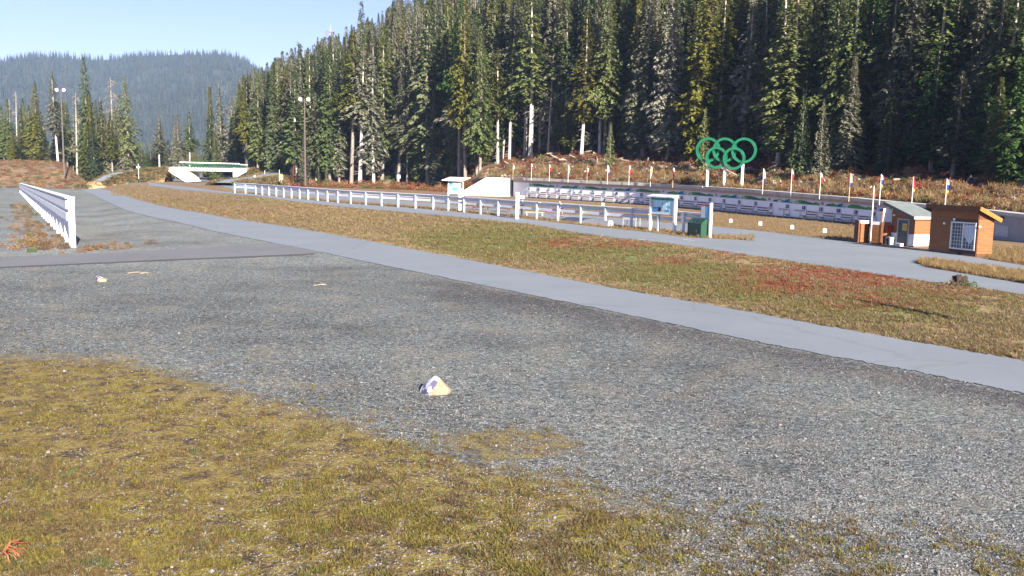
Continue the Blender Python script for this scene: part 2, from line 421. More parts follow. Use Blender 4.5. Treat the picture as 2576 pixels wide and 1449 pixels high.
def ground_mat():
    m = bpy.data.materials.new('gravel_and_moss')
    nt, b = nodes_of(m)
    v = coord(nt)
    at = nt.nodes.new('ShaderNodeVertexColor'); at.layer_name = 'zone'
    at2 = nt.nodes.new('ShaderNodeVertexColor'); at2.layer_name = 'zone_more'
    sp = nt.nodes.new('ShaderNodeSeparateColor'); nt.links.new(at.outputs[0], sp.inputs[0])
    sp2 = nt.nodes.new('ShaderNodeSeparateColor'); nt.links.new(at2.outputs[0], sp2.inputs[0])
    moss, verge, red = sp.outputs
    tan, green, dark = sp2.outputs
    # gravel: two sizes of stone, each stone its own tone
    vc = voro(nt, v, 19)
    vs = nt.nodes.new('ShaderNodeSeparateColor'); nt.links.new(vc, vs.inputs[0])
    g1 = ramp(nt, vs.outputs[0], [(0, (0.022, 0.026, 0.028)), (.3, (0.091, 0.103, 0.104)), (.6, (0.177, 0.193, 0.184)), (.84, (0.253, 0.278, 0.270)), (.97, (0.340, 0.365, 0.343))])
    vc2 = voro(nt, v, 50)
    vs2 = nt.nodes.new('ShaderNodeSeparateColor'); nt.links.new(vc2, vs2.inputs[0])
    g2 = ramp(nt, vs2.outputs[0], [(0, (0.028, 0.033, 0.034)), (.5, (0.146, 0.159, 0.154)), (1, (0.284, 0.304, 0.290))])
    gravel = mixc(nt, ramp(nt, noise(nt, v, 3.0, 4), [(.4, (0, 0, 0)), (.6, (1, 1, 1))]), g1, g2)
    gap = ramp(nt, voro(nt, v, 19, 'Distance', 'DISTANCE_TO_EDGE'), [(0, (.45, .45, .45)), (.12, (1, 1, 1))])
    gravel = mixc(nt, 1.0, gravel, gap, 'MULTIPLY')
    patch = ramp(nt, noise(nt, v, .16, 5, .65), [(.32, (.66, .64, .64)), (.5, (.98, .98, .98)), (.68, (1.2, 1.19, 1.16))])
    gravel = mixc(nt, 1.0, gravel, patch, 'MULTIPLY')
    blot = ramp(nt, noise(nt, v, 5.5, 3, .75), [(.36, (.62, .61, .62)), (.5, (1, 1, 1)), (.64, (1.28, 1.28, 1.27))])
    gravel = mixc(nt, 1.0, gravel, blot, 'MULTIPLY')
    warm = ramp(nt, noise(nt, v, .55, 5, .7), [(.52, (0, 0, 0)), (.7, (.6, .6, .6))])
    gravel = mixc(nt, warm, gravel, mixc(nt, .6, gravel, (0.281, 0.234, 0.156)))
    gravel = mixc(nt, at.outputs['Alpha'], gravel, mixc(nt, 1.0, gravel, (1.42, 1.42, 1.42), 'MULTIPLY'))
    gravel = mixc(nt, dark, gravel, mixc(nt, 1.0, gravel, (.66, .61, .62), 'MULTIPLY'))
    # moss and thin grass near the camera
    n1 = noise(nt, v, 2.2, 6, .7); n2 = noise(nt, v, 14, 4, .7)
    mc = ramp(nt, mth(nt, 'ADD', mth(nt, 'MULTIPLY', n1, .55), mth(nt, 'MULTIPLY', n2, .45)), [(.38, (0.033, 0.026, 0.023)), (.44, (0.077, 0.056, 0.034)), (.50, (0.177, 0.127, 0.046)), (.56, (0.231, 0.180, 0.046)), (.62, (0.201, 0.186, 0.038)), (.70, (0.130, 0.148, 0.041))])
    brk = mth(nt, 'ADD', mth(nt, 'MULTIPLY', noise(nt, v, 1.6, 8, .8), .6), mth(nt, 'MULTIPLY', noise(nt, v, 7, 5, .8), .4))
    mfac = mth(nt, 'MULTIPLY', mth(nt, 'SUBTRACT', mth(nt, 'ADD', mth(nt, 'MULTIPLY', moss, 1.0), brk), 1.0 - .07), 6.0, True)
    col = mixc(nt, mfac, gravel, mc)
    # verge grass
    n3 = noise(nt, v, .35, 6, .7); n4 = noise(nt, v, 5, 4, .7)
    vv = mth(nt, 'ADD', mth(nt, 'MULTIPLY', n3, .6), mth(nt, 'MULTIPLY', n4, .4))
    vcol = ramp(nt, vv, [(.34, (0.130, 0.089, 0.048)), (.46, (0.266, 0.190, 0.101)), (.56, (0.331, 0.251, 0.130)), (.68, (0.251, 0.218, 0.089))])
    gcol = ramp(nt, vv, [(.34, (0.072, 0.083, 0.032)), (.5, (0.153, 0.170, 0.059)), (.68, (0.218, 0.236, 0.098))])
    gf = mth(nt, 'MULTIPLY', mth(nt, 'SUBTRACT', mth(nt, 'ADD', green, noise(nt, v, .5, 6, .7)), .85), 4.0, True)
    vcol = mixc(nt, gf, vcol, gcol)
    rcol = ramp(nt, n4, [(.35, (0.177, 0.061, 0.038)), (.65, (0.320, 0.118, 0.071))])
    rf = mth(nt, 'MULTIPLY', mth(nt, 'SUBTRACT', mth(nt, 'ADD', red, noise(nt, v, .9, 7, .75)), 0.86), 3.2, True)
    vcol = mixc(nt, rf, vcol, rcol)
    vfac = mth(nt, 'MULTIPLY', mth(nt, 'SUBTRACT', mth(nt, 'ADD', verge, noise(nt, v, 1.6, 6, .7)), .8), 6.0, True)
    col = mixc(nt, vfac, col, vcol)
    tcol = ramp(nt, mth(nt, 'ADD', mth(nt, 'MULTIPLY', n3, .5), mth(nt, 'MULTIPLY', n4, .5)), [(.34, (0.098, 0.061, 0.036)), (.5, (0.216, 0.148, 0.084)), (.66, (0.288, 0.216, 0.130))])
    tf = mth(nt, 'MULTIPLY', mth(nt, 'SUBTRACT', mth(nt, 'ADD', tan, noise(nt, v, .8, 6, .7)), .85), 6.0, True)
    col = mixc(nt, tf, col, tcol)
    nt.links.new(col, b.inputs['Base Color'])
    b.inputs['Roughness'].default_value = .92
    b.inputs['Specular IOR Level'].default_value = .2
    hgt = mth(nt, 'ADD', mth(nt, 'MULTIPLY', voro(nt, v, 19, 'Distance'), -1.0), mth(nt, 'MULTIPLY', n2, 1.2))
    bump(nt, b, hgt, .5, .03)
    return m
M['ground'] = ground_mat()

def hill_mat():
    m = bpy.data.materials.new('rubble_slope')
    nt, b = nodes_of(m)
    v = coord(nt)
    n1 = noise(nt, v, .25, 7, .75); n2 = noise(nt, v, 2.5, 6, .75)
    c = ramp(nt, mth(nt, 'ADD', mth(nt, 'MULTIPLY', n1, .5), mth(nt, 'MULTIPLY', n2, .5)), [(.36, (.04, .03, .022)), (.46, (.12, .075, .045)), (.54, (.22, .155, .09)), (.62, (.20, .145, .09)), (.7, (.34, .30, .25))])
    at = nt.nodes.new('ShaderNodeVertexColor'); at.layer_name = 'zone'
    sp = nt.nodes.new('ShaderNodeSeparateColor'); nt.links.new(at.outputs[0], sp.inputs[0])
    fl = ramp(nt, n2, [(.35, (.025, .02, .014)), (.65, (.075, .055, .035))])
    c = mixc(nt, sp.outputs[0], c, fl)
    nt.links.new(c, b.inputs['Base Color'])
    b.inputs['Roughness'].default_value = .95
    bump(nt, b, n2, 1.0, .3)
    return m
M['hill'] = hill_mat()
M['mtn_ground'] = mat('mountain_ground', (.05, .06, .045), (.025, .032, .026), .01, .95, 0)
M['embank'] = mat('dry_grass_bank', (.40, .29, .16), (.24, .16, .085), .5, .95, .6, dist=.1)

# ------------------------------------------------------------------ mesh helpers
class MB:
    def __init__(s):
        s.v, s.f, s.m = [], [], []
    def add(s, vs, fs, mi=0):
        o = len(s.v)
        s.v += [tuple(p) for p in vs]
        s.f += [tuple(i + o for i in f) for f in fs]
        s.m += [mi] * len(fs)
        return s
    def hexa(s, p, mi=0):      # 4 bottom, 4 top (counter-clockwise)
        return s.add(p, [(3, 2, 1, 0), (4, 5, 6, 7), (0, 1, 5, 4), (1, 2, 6, 5), (2, 3, 7, 6), (3, 0, 4, 7)], mi)
    def box(s, c, d, mi=0, rz=0.0, bev=0.0):
        x, y, z = d[0] / 2, d[1] / 2, d[2] / 2
        ca, sa = math.cos(rz), math.sin(rz)
        P = []
        for zz in (-z, z):
            for xx, yy in ((-x, -y), (x, -y), (x, y), (-x, y)):
                P.append((c[0] + xx * ca - yy * sa, c[1] + xx * sa + yy * ca, c[2] + zz))
        return s.hexa(P, mi)
    def beam(s, p, q, w, h, mi=0):   # w across, h upward, centred on p-q
        p, q = Vector(p), Vector(q)
        d = (q - p).normalized()
        side = d.cross(Vector((0, 0, 1)))
        if side.length < 1e-4:
            side = Vector((1, 0, 0))
        side.normalize()
        up = side.cross(d).normalized()
        a, b = side * w / 2, up * h / 2
        return s.add([p - a - b, p + a - b, p + a + b, p - a + b, q - a - b, q + a - b, q + a + b, q - a + b],
                     [(0, 1, 2, 3), (7, 6, 5, 4), (0, 4, 5, 1), (1, 5, 6, 2), (2, 6, 7, 3), (3, 7, 4, 0)], mi)
    def tube(s, pts, rad, n=8, mi=0):
        pts = [Vector(p) for p in pts]
        if not isinstance(rad, (list, tuple)):
            rad = [rad] * len(pts)
        vs, fs = [], []
        for i, p in enumerate(pts):
            d = (pts[min(i + 1, len(pts) - 1)] - pts[max(i - 1, 0)]).normalized()
            a = d.orthogonal() if abs(d.z) < .9 else Vector((1, 0, 0)) - d * d.x
            a.normalize(); b = d.cross(a)
            for k in range(n):
                t = 2 * math.pi * k / n
                vs.append(p + (a * math.cos(t) + b * math.sin(t)) * rad[i])
        for i in range(len(pts) - 1):
            for k in range(n):
                k2 = (k + 1) % n
                fs.append((i * n + k, i * n + k2, (i + 1) * n + k2, (i + 1) * n + k))
        fs.append(tuple(range(n - 1, -1, -1)))
        fs.append(tuple((len(pts) - 1) * n + k for k in range(n)))
        return s.add(vs, fs, mi)
    def prism(s, poly, ext, mi=0):
        n = len(poly)
        e = Vector(ext)
        P = [Vector(p) for p in poly] + [Vector(p) + e for p in poly]
        fs = [tuple(range(n)), tuple(range(2 * n - 1, n - 1, -1))]
        for i in range(n):
            j = (i + 1) % n
            fs.append((i, i + n, j + n, j))
        return s.add(P, fs, mi)
    def mesh(s, name, mats, smooth=False, off=None, normals=True):
        me = bpy.data.meshes.new(name)
        v = s.v
        if off is not None:
            v = [(p[0] - off[0], p[1] - off[1], p[2] - off[2]) for p in v]
        me.from_pydata(v, [], s.f)
        mats = mats if isinstance(mats, (list, tuple)) else [mats]
        for k in mats:
            me.materials.append(M[k] if isinstance(k, str) else k)
        if len(mats) > 1:
            me.polygons.foreach_set('material_index', s.m)
        if normals:
            bm = bmesh.new(); bm.from_mesh(me)
            bmesh.ops.recalc_face_normals(bm, faces=bm.faces)
            bm.to_mesh(me); bm.free()
        if smooth:
            me.polygons.foreach_set('use_smooth', [True] * len(me.polygons))
        me.update()
        return me
    def build(s, name, mats, parent=None, loc=None, smooth=False, off=None, normals=True):
        o = bpy.data.objects.new(name, s.mesh(name, mats, smooth, off, normals))
        C.objects.link(o)
        if parent is not None:
            o.parent = parent
        if loc is not None:
            o.location = loc
        return o

def tag(o, label=None, cat=None, group=None, kind=None):
    if label: o['label'] = label
    if cat: o['category'] = cat
    if group: o['group'] = group
    if kind: o['kind'] = kind
    return o

def thing(name, loc, label, cat, group=None, rz=0.0):
    o = bpy.data.objects.new(name, None)
    o.empty_display_size = .3
    C.objects.link(o)
    o.location = loc
    o.rotation_euler = (0, 0, rz)
    return tag(o, label, cat, group)

def dup(o, parent=None):
    c = o.copy()
    C.objects.link(c)
    if parent is not None:
        c.parent = parent
    for ch in list(o.children):
        dup(ch, c)
    return c

def np_mesh(name, V, Fq, mats, smooth=True):
    me = bpy.data.meshes.new(name)
    V = np.asarray(V, np.float32); Fq = np.asarray(Fq, np.int32)
    k = Fq.shape[1]
    me.vertices.add(len(V)); me.vertices.foreach_set('co', V.ravel())
    me.loops.add(Fq.size); me.loops.foreach_set('vertex_index', Fq.ravel())
    me.polygons.add(len(Fq))
    me.polygons.foreach_set('loop_start', np.arange(len(Fq), dtype=np.int32) * k)
    me.polygons.foreach_set('loop_total', np.full(len(Fq), k, np.int32))
    if smooth:
        me.polygons.foreach_set('use_smooth', np.ones(len(Fq), bool))
    for m_ in (mats if isinstance(mats, (list, tuple)) else [mats]):
        me.materials.append(M[m_] if isinstance(m_, str) else m_)
    me.update(calc_edges=True)
    return me

def link(name, me, parent=None, loc=None):
    o = bpy.data.objects.new(name, me)
    C.objects.link(o)
    if parent is not None: o.parent = parent
    if loc is not None: o.location = loc
    return o

def grid_faces(nr, nc, wrap=False):
    i = np.arange(nr - 1)[:, None]; j = np.arange(nc if wrap else nc - 1)[None, :]
    j2 = (j + 1) % nc
    a = i * nc + j; b = i * nc + j2; c = (i + 1) * nc + j2; d = (i + 1) * nc + j
    return np.stack([a, b, c, d], -1).reshape(-1, 4)

def set_attr(me, name, arr):
    at = me.color_attributes.new(name, 'FLOAT_COLOR', 'POINT')
    at.data.foreach_set('color', np.asarray(arr, np.float32).ravel())

# scattering of uncountable stuff
def gn_scatter(name, pts, rot, scl, protos, idx, label=None):
    me = bpy.data.meshes.new(name)
    n = len(pts)
    me.vertices.add(n)
    me.vertices.foreach_set('co', np.asarray(pts, np.float32).ravel())
    for nm, tp, arr, key in (('rot', 'FLOAT_VECTOR', rot, 'vector'), ('scl', 'FLOAT_VECTOR', scl, 'vector'), ('idx', 'INT', idx, 'value')):
        a = me.attributes.new(nm, tp, 'POINT')
        a.data.foreach_set(key, np.asarray(arr, np.int32 if tp == 'INT' else np.float32).ravel())
    me.update()
    col = bpy.data.collections.new(name + '_pieces')
    for k, p in enumerate(protos):
        o = bpy.data.objects.new('%s_piece_%02d' % (name, k), p)
        col.objects.link(o)
    ob = link(name, me)
    ng = bpy.data.node_groups.new(name, 'GeometryNodeTree')
    ng.interface.new_socket('Geometry', in_out='INPUT', socket_type='NodeSocketGeometry')
    ng.interface.new_socket('Geometry', in_out='OUTPUT', socket_type='NodeSocketGeometry')
    N = ng.nodes; L = ng.links
    gi = N.new('NodeGroupInput'); go = N.new('NodeGroupOutput')
    ci = N.new('GeometryNodeCollectionInfo')
    ci.inputs['Collection'].default_value = col
    ci.inputs['Separate Children'].default_value = True
    ci.inputs['Reset Children'].default_value = True
    ip = N.new('GeometryNodeInstanceOnPoints')
    ip.inputs['Pick Instance'].default_value = True
    def na(nm, dt):
        q = N.new('GeometryNodeInputNamedAttribute'); q.data_type = dt
        q.inputs['Name'].default_value = nm
        return next(o for o in q.outputs if o.enabled and o.name == 'Attribute')
    L.new(gi.outputs[0], ip.inputs['Points'])
    L.new(ci.outputs[0], ip.inputs['Instance'])
    L.new(na('idx', 'INT'), ip.inputs['Instance Index'])
    L.new(na('rot', 'FLOAT_VECTOR'), ip.inputs['Rotation'])
    L.new(na('scl', 'FLOAT_VECTOR'), ip.inputs['Scale'])
    L.new(ip.outputs[0], go.inputs[0])
    md = ob.modifiers.new('scatter', 'NODES')
    md.node_group = ng
    ob['kind'] = 'stuff'
    if label: ob['label'] = label
    return ob

def rots(n, tilt=0.0):
    r = np.zeros((n, 3)); r[:, 2] = rng.uniform(0, 6.283, n)
    if tilt:
        r[:, 0] = rng.normal(0, tilt, n); r[:, 1] = rng.normal(0, tilt, n)
    return r
def scls(n, a, b, zs=1.0):
    s = rng.uniform(a, b, n)
    return np.stack([s, s, s * zs], -1)

# ------------------------------------------------------------------ ground sheet
def zones(X, Y, Z):
    px, py = project(X, Y, Z)
    front = (Y > 3)
    def between(up, lo, soft=3.0):
        return sm((py - up(px)) / soft + .5) * sm((lo(px) - py) / soft + .5)
    def blob(cx, cy, rx, ry):
        return np.clip(1.25 - ((px - cx) / rx) ** 2 - ((py - cy) / ry) ** 2, 0, 1)
    moss = sm((py - MOSS(px)) / 260 + .42)
    moss = moss * (1 - .50 * sm((px - 1000) / 900)) * .90
    moss = np.maximum(moss, .55 * blob(1290, 1120, 260, 60))
    moss = np.maximum(moss, .42 * blob(230, 590, 130, 45) * (py < 640))
    moss = np.maximum(moss, .30 * sm((py - MOSS(px) + 150) / 150) * sm((1300 - px) / 400))
    verge = between(A_UP, D_LO) * 0
    verge = sm((A_UP(px) - py) / 5 + .3) * sm((py - D_LO(px)) / 4 + .3) * (px > 265)
    lo_frac = (A_UP(px) - py) / np.maximum(A_UP(px) - D_LO(px), 1)
    verge = verge * (1 - .55 * sm((.13 - lo_frac) / .13))
    verge = np.maximum(verge, .8 * blob(2560, 850, 70, 50))
    red = np.maximum.reduce([.95 * blob(1500, 614, 190, 17), .8 * blob(1690, 657, 60, 12), .95 * blob(2060, 700, 270, 48), .5 * blob(2280, 740, 240, 40), .55 * blob(1900, 640, 200, 14), .45 * blob(480, 500, 200, 14), .45 * blob(700, 530, 260, 20), .4 * blob(2180, 770, 160, 18)]) * verge
    green = np.maximum.reduce([.8 * blob(1250, 610, 250, 50), .7 * blob(1500, 640, 250, 30), .7 * blob(1700, 690, 250, 40), .55 * blob(2250, 770, 300, 50), .75 * blob(1900, 730, 200, 35), .4 * blob(600, 505, 200, 15)]) * verge
    tan = sm((E_LO(px) - D_UP(px)) * 0 + (D_UP(px) - py) / 2 + .2) * sm((py - E_LO(px)) / 2 + .2) * (px > 424) * (px < 1915) * .8
    tan = np.maximum(tan, sm((np.where(px < 1795, E_UP(px), P_UP(px)) - py) / 3 + .2) * (px > 560) * .85 * (Y < 236))
    tan = np.maximum(tan, .95 * between(P_LO, D_UP, 2) * (px > 2290))
    tan = np.maximum(tan, .85 * blob(2600, 655, 120, 22))
    tan = np.maximum(tan, .75 * sm((470 - py) / 6) * (px < 240))
    tan = np.maximum(tan, .5 * blob(440, 460, 160, 9) * (px < 560))
    tan = np.maximum(tan, verge * (.62 * sm((1050 - px) / 600) + .5 * sm((.25 - lo_frac) / .2) * (px < 2000)))
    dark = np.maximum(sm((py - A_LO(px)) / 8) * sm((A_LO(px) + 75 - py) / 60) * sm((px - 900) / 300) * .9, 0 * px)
    one = np.ones_like(px)
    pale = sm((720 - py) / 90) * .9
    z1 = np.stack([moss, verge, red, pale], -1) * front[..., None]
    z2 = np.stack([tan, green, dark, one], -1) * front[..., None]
    return z1, z2

az = np.concatenate([np.linspace(-180, -40, 48)[:-1], np.linspace(-40, 40, 480)[:-1], np.linspace(40, 180, 48)[:-1]])
rr = np.concatenate([np.geomspace(1.0, 9, 14)[:-1], np.geomspace(9, 320, 380)[:-1], np.geomspace(320, 3050, 24)])
AZ, RR = np.meshgrid(np.radians(az), rr)
GX, GY = RR * np.sin(AZ), RR * np.cos(AZ)
fr = GY > 0
GZ = np.where(fr, terr(GX, np.where(fr, GY, 1)), 0.0)
lim = 1 - sm((RR - 400) / 300)
GZ = GZ * lim
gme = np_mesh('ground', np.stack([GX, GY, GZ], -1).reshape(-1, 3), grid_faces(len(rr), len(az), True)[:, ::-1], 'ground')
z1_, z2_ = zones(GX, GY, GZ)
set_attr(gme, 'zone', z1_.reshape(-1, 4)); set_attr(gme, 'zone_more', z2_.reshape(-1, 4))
go_ = link('ground', gme); go_['kind'] = 'structure'
cm = MB(); cm.add([(math.sin(t) * 1.0, math.cos(t) * 1.0, 0) for t in np.linspace(0, 2 * math.pi, 24, endpoint=False)], [tuple(range(24))])

# paved strips
def strip(name, up, lo, x0, x1, z, mname, n=160, m=5, jit=.04, kind='structure'):
    V = []
    J1, J2 = [np.convolve(rng.normal(0, jit * 1.8, n), np.ones(4) / 4, 'same') for _ in (0, 1)]
    for qi, px in enumerate(np.linspace(x0, x1, n)):
        a = gz(px, float(up(px))); b = gz(px, float(lo(px)))
        j1, j2 = J1[qi], J2[qi]
        d = (b - a); L_ = max(d.length, .01); d = d / L_
        a = a - d * j1; b = b + d * j2
        for k in range(m):
            p = a.lerp(b, k / (m - 1))
            V.append((p.x, p.y, float(terr(p.x, p.y)) + z + .00013 * p.y))
    me = np_mesh(name, V, grid_faces(n, m), mname)
    o = link(name, me); o['kind'] = kind
    return o
strip('trail_path', A_UP, A_LO, 205, 3880, .016, 'asphalt', 1200, 5, .07)
strip('side_path', B_UP, B_LO, -280, 818, .008, 'asphalt_dark', 120)
strip('side_path_edge', lambda x: B_LO(x) - .5, lambda x: B_LO(x) + 3.0, -280, 790, .004, 'asphalt_edge', 120, 2, .05)
strip('fence_path', D_UP, D_LO, 372, 3880, .012, 'asphalt', 800, 5, .08)
strip('range_path', E_UP, E_LO, 545, 1800, .008, 'asphalt', 160)
strip('range_apron', P_UP, P_LO, 1795, 3880, .004, 'asphalt', 260)

# bank of the forest and range hillside
hpx = np.concatenate([np.linspace(600, 2600, 420), np.linspace(2620, 4200, 60)])
ts = np.concatenate([np.linspace(0, 30, 40), np.geomspace(31.5, 420, 34)])
HV, HZn = [], []
for p in hpx:
    u = (p - 1288) / F
    y0 = np.interp(p, _hp, _Y0)
    Y = y0 + ts
    X = u * Y
    HV.append(np.stack([X, Y, hill(X, Y)], -1))
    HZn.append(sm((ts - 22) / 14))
HV = np.array(HV)
hme = np_mesh('hillside', HV.reshape(-1, 3), grid_faces(len(hpx), len(ts))[:, ::-1], 'hill')
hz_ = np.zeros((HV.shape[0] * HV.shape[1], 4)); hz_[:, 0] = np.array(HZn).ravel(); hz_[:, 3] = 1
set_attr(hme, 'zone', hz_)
link('hillside', hme)['kind'] = 'structure'

# mountain beyond the valley
RIDGE = E([(-900, 230), (-500, 205), (-200, 190), (0, 163), (30, 154), (60, 147), (110, 142), (160, 144), (210, 148), (260, 149), (290, 149), (330, 143), (370, 139), (430, 137), (480, 135), (520, 137), (560, 137), (582, 139), (610, 150), (640, 166), (665, 178), (720, 190), (900, 215), (1300, 250)])
mp_ = np.linspace(-900, 1300, 260); mt = np.linspace(0, 1, 50)
MV = []
for p in mp_:
    top = pd(p, float(RIDGE(p)), 2500).z
    for t in np.concatenate([mt, [1.15, 1.5]]):
        Y = 1350 + 1150 * t
        X = (p - 1288) / F * Y
        z = top * min(t, 1) ** .9 if t <= 1 else top - (t - 1) * 300
        z += (14 * math.sin(X * .011 + Y * .004) + 8 * math.sin(X * .03 - Y * .013)) * math.sin(math.pi * min(t, 1)) - 2
        MV.append((X, Y, z))
MV = np.array(MV).reshape(len(mp_), -1, 3)
mme = np_mesh('mountain', MV.reshape(-1, 3), grid_faces(MV.shape[0], MV.shape[1])[:, ::-1], 'mtn_ground')
link('mountain', mme)['kind'] = 'structure'

# ------------------------------------------------------------------ conifers
def conifer(name, seed, H=30.0, clear=.15, rmax=3.0, lev=.5, nb=6, spray=3, droop=.45, ragged=.35, leaf=.60, topbare=0.0, power=.8):
    r = random.Random(seed)
    V, Fc = [], []
    bend = [r.uniform(-.25, .25), r.uniform(-.25, .25)]
    def ax(z):
        t = z / H
        return bend[0] * math.sin(t * 3.0), bend[1] * math.sin(t * 2.4)
    z = clear * H
    while z < H * (1 - topbare) - .15:
        t = (z - clear * H) / (H - clear * H)
        prof = (1 - t) ** power * (min(1, .45 + t * 3.2))
        lobes = 1 + .28 * math.sin(z * .9 + seed) * ragged * 2
        n = max(3, int(nb * (.6 + .6 * (1 - t)) + r.random()))
        a0 = r.uniform(0, 6.28)
        cx, cy = ax(z)
        for k in range(n):
            if r.random() < ragged * .45:
                continue
            a = a0 + 6.283 * k / n + r.uniform(-.4, .4)
            L = max(.14, rmax * prof * lobes * r.uniform(1 - ragged, 1 + ragged * .5))
            dx, dy = math.cos(a), math.sin(a)
            up = .30 * t + r.uniform(-.1, .15)
            dr = droop * r.uniform(.7, 1.3)
            steps = max(2, int(L / .5))
            for s_ in range(steps):
                s = (s_ + .45 + r.uniform(-.25, .45)) / steps
                px, py = cx + dx * L * s, cy + dy * L * s
                pz_ = z + up * L * s - dr * L * s * s
                for q in range(spray):
                    w = leaf * r.uniform(.6, 1.25) * (1.15 - .72 * t)
                    l = leaf * r.uniform(.8, 1.5) * (1.15 - .72 * t)
                    side = r.uniform(-1, 1)
                    e1 = Vector((dx, dy, -.55 * r.uniform(.3, 1.8) * s))
                    e2 = Vector((-dy, dx, 0)) * side
                    d1 = (e1 + e2 * 1.1).normalized()
                    d2 = Vector((-d1.y, d1.x, r.uniform(-.8, .4))).normalized()
                    c = Vector((px, py, pz_ + r.uniform(-.22, .22)))
                    b = len(V)
                    V.extend([c - d2 * w * .35, c + d1 * l * .45 - d2 * w * .5 * r.uniform(.4, 1), c + d1 * l * r.uniform(.8, 1.1) - Vector((0, 0, .18 * l)), c + d1 * l * .4 + d2 * w * .5 * r.uniform(.4, 1)])
                    Fc.append((b, b + 1, b + 2, b + 3))
        z += lev * r.uniform(.7, 1.3) * (1 - .35 * t)
    crown = np_mesh(name + '_crown', np.array([tuple(p) for p in V]), np.array(Fc), 'fir', smooth=False)
    tm = MB()
    zs = [0, .04, .2, .45, .7, .9, 1.0]
    rb = .0105 * H
    tm.tube([(ax(q * H)[0], ax(q * H)[1], q * H) for q in zs], [rb * 1.35, rb, rb * .86, rb * .66, rb * .42, rb * .18, rb * .03], 7)
    # dead lower limbs
    for k in range(int(14 * (.3 + clear * 3))):
        zz = H * r.uniform(.08, max(clear, .12) + .1)
        a = r.uniform(0, 6.28); L = r.uniform(.4, 1.6)
        cx, cy = ax(zz)
        tm.tube([(cx, cy, zz), (cx + math.cos(a) * L * .6, cy + math.sin(a) * L * .6, zz - .1 * L), (cx + math.cos(a) * L, cy + math.sin(a) * L, zz - .45 * L)], [.045, .03, .008], 3)
    trunk = tm.mesh(name + '_trunk', 'bark', True, normals=False)
    return trunk, crown, H

def snag(name, seed, H=22.0, limbs=26, spread=1.4):
    r = random.Random(seed)
    tm = MB()
    zs = [0, .05, .3, .6, .85, 1.0]
    rb = .011 * H
    bx, by = r.uniform(-.4, .4), r.uniform(-.4, .4)
    tm.tube([(bx * q * q, by * q * q, q * H) for q in zs], [rb * 1.3, rb, rb * .8, rb * .6, rb * .3, rb * .1], 7)
    trunk = tm.mesh(name + '_trunk', 'deadwood', True, normals=False)
    bm_ = MB()
    for k in range(limbs):
        q = r.uniform(.3, .97); zz = q * H
        a = r.uniform(0, 6.28); L = spread * (1.15 - q) * r.uniform(.6, 2.2) + .3
        x, y = bx * q * q, by * q * q
        p1 = Vector((x + math.cos(a) * L * .55, y + math.sin(a) * L * .55, zz + r.uniform(-.2, .25) * L))
        p2 = Vector((x + math.cos(a) * L, y + math.sin(a) * L, zz - r.uniform(.1, .6) * L))
        bm_.tube([(x, y, zz), p1, p2], [.07, .045, .01], 3)
        for j in range(4):
            c = p1.lerp(p2, r.random())
            bm_.tube([c, c + Vector((r.uniform(-.5, .5), r.uniform(-.5, .5), r.uniform(-.6, .1)))], [.025, .006], 3)
    crown = bm_.mesh(name + '_crown', 'deadtwig', False, normals=False)
    return trunk, crown, H

KIND = {
    'dense':  [conifer('dense_conifer', 11, 30, .10, 3.7, .46, 8, 5), conifer('dense_conifer', 12, 30, .06, 3.2, .45, 8, 5, .55), conifer('dense_conifer', 13, 30, .16, 4.0, .5, 7, 5, .5, .42)],
    'bare':   [conifer('bare_conifer', 21, 32, .34, 3.3, .48, 7, 5, .5, .45), conifer('bare_conifer', 22, 32, .26, 3.5, .52, 7, 5, .55, .5), conifer('bare_conifer', 23, 32, .42, 3.1, .48, 7, 5, .5, .5)],
    'ragged': [conifer('ragged_conifer', 31, 30, .18, 3.0, .62, 6, 5, .6, .55, .74), conifer('ragged_conifer', 32, 30, .12, 2.7, .6, 6, 5, .5, .6, .74, .04)],
    'spire':  [conifer('spire_conifer', 41, 28, .05, 2.5, .42, 7, 5, .5, .3, .62, 0, .95), conifer('spire_conifer', 42, 28, .08, 2.3, .45, 7, 5, .6, .4, .62, .03, .95)],
    'young':  [conifer('young_conifer', 51, 12, .03, 2.1, .32, 7, 3, .15, .25, .42, 0, .95), conifer('young_conifer', 52, 12, .05, 1.8, .34, 7, 3, .2, .3, .42, 0, .95)],
    'snag':   [snag('dead_tree', 61), snag('dead_tree', 62, 22, 40, 2.0)],
    'twig':   [snag('twig_tree', 71, 22, 90, 2.6)],
}
COLS = {'g': 'fir', 'm': 'firmid', 'l': 'firgrey', 'p': 'firpale', 'y': 'firyellow', 'o': 'firgold', 'r': 'firrust', 'b': 'firbright', 'd': 'deadtwig'}
tree_xy = []
def put_tree(p, H, kind, colour, label, group=None, bark='bark', wide=1.0, name=None):
    tr, cr, h0 = random.choice(KIND[kind])
    nm = name or {'snag': 'dead_tree', 'twig': 'dead_tree', 'young': 'young_fir'}.get(kind, 'conifer_tree')
    s = H / h0
    t = thing(nm, (p[0], p[1], p[2] - .15), label, 'tree', group, random.uniform(0, 6.28))
    ws = s * wide if kind in ('young',) else (.58 + .6 * s) * wide
    t.scale = (ws, ws, s)
    t.rotation_euler = (random.gauss(0, .014), random.gauss(0, .014), t.rotation_euler[2])
    a = link('trunk', tr, t); b = link('crown', cr, t)
    for o, m_ in ((a, 'deadwood' if kind in ('snag', 'twig') else bark), (b, COLS[colour])):
        o.material_slots[0].link = 'OBJECT'
        o.material_slots[0].material = M[m_]
    tree_xy.append((p[0], p[1]))
    return t

ORD = ['first', 'second', 'third', 'fourth', 'fifth', 'sixth', 'seventh', 'eighth', 'ninth', 'tenth', 'eleventh', 'twelfth', 'thirteenth', 'fourteenth', 'fifteenth', 'sixteenth', 'seventeenth', 'eighteenth', 'nineteenth', 'twentieth']

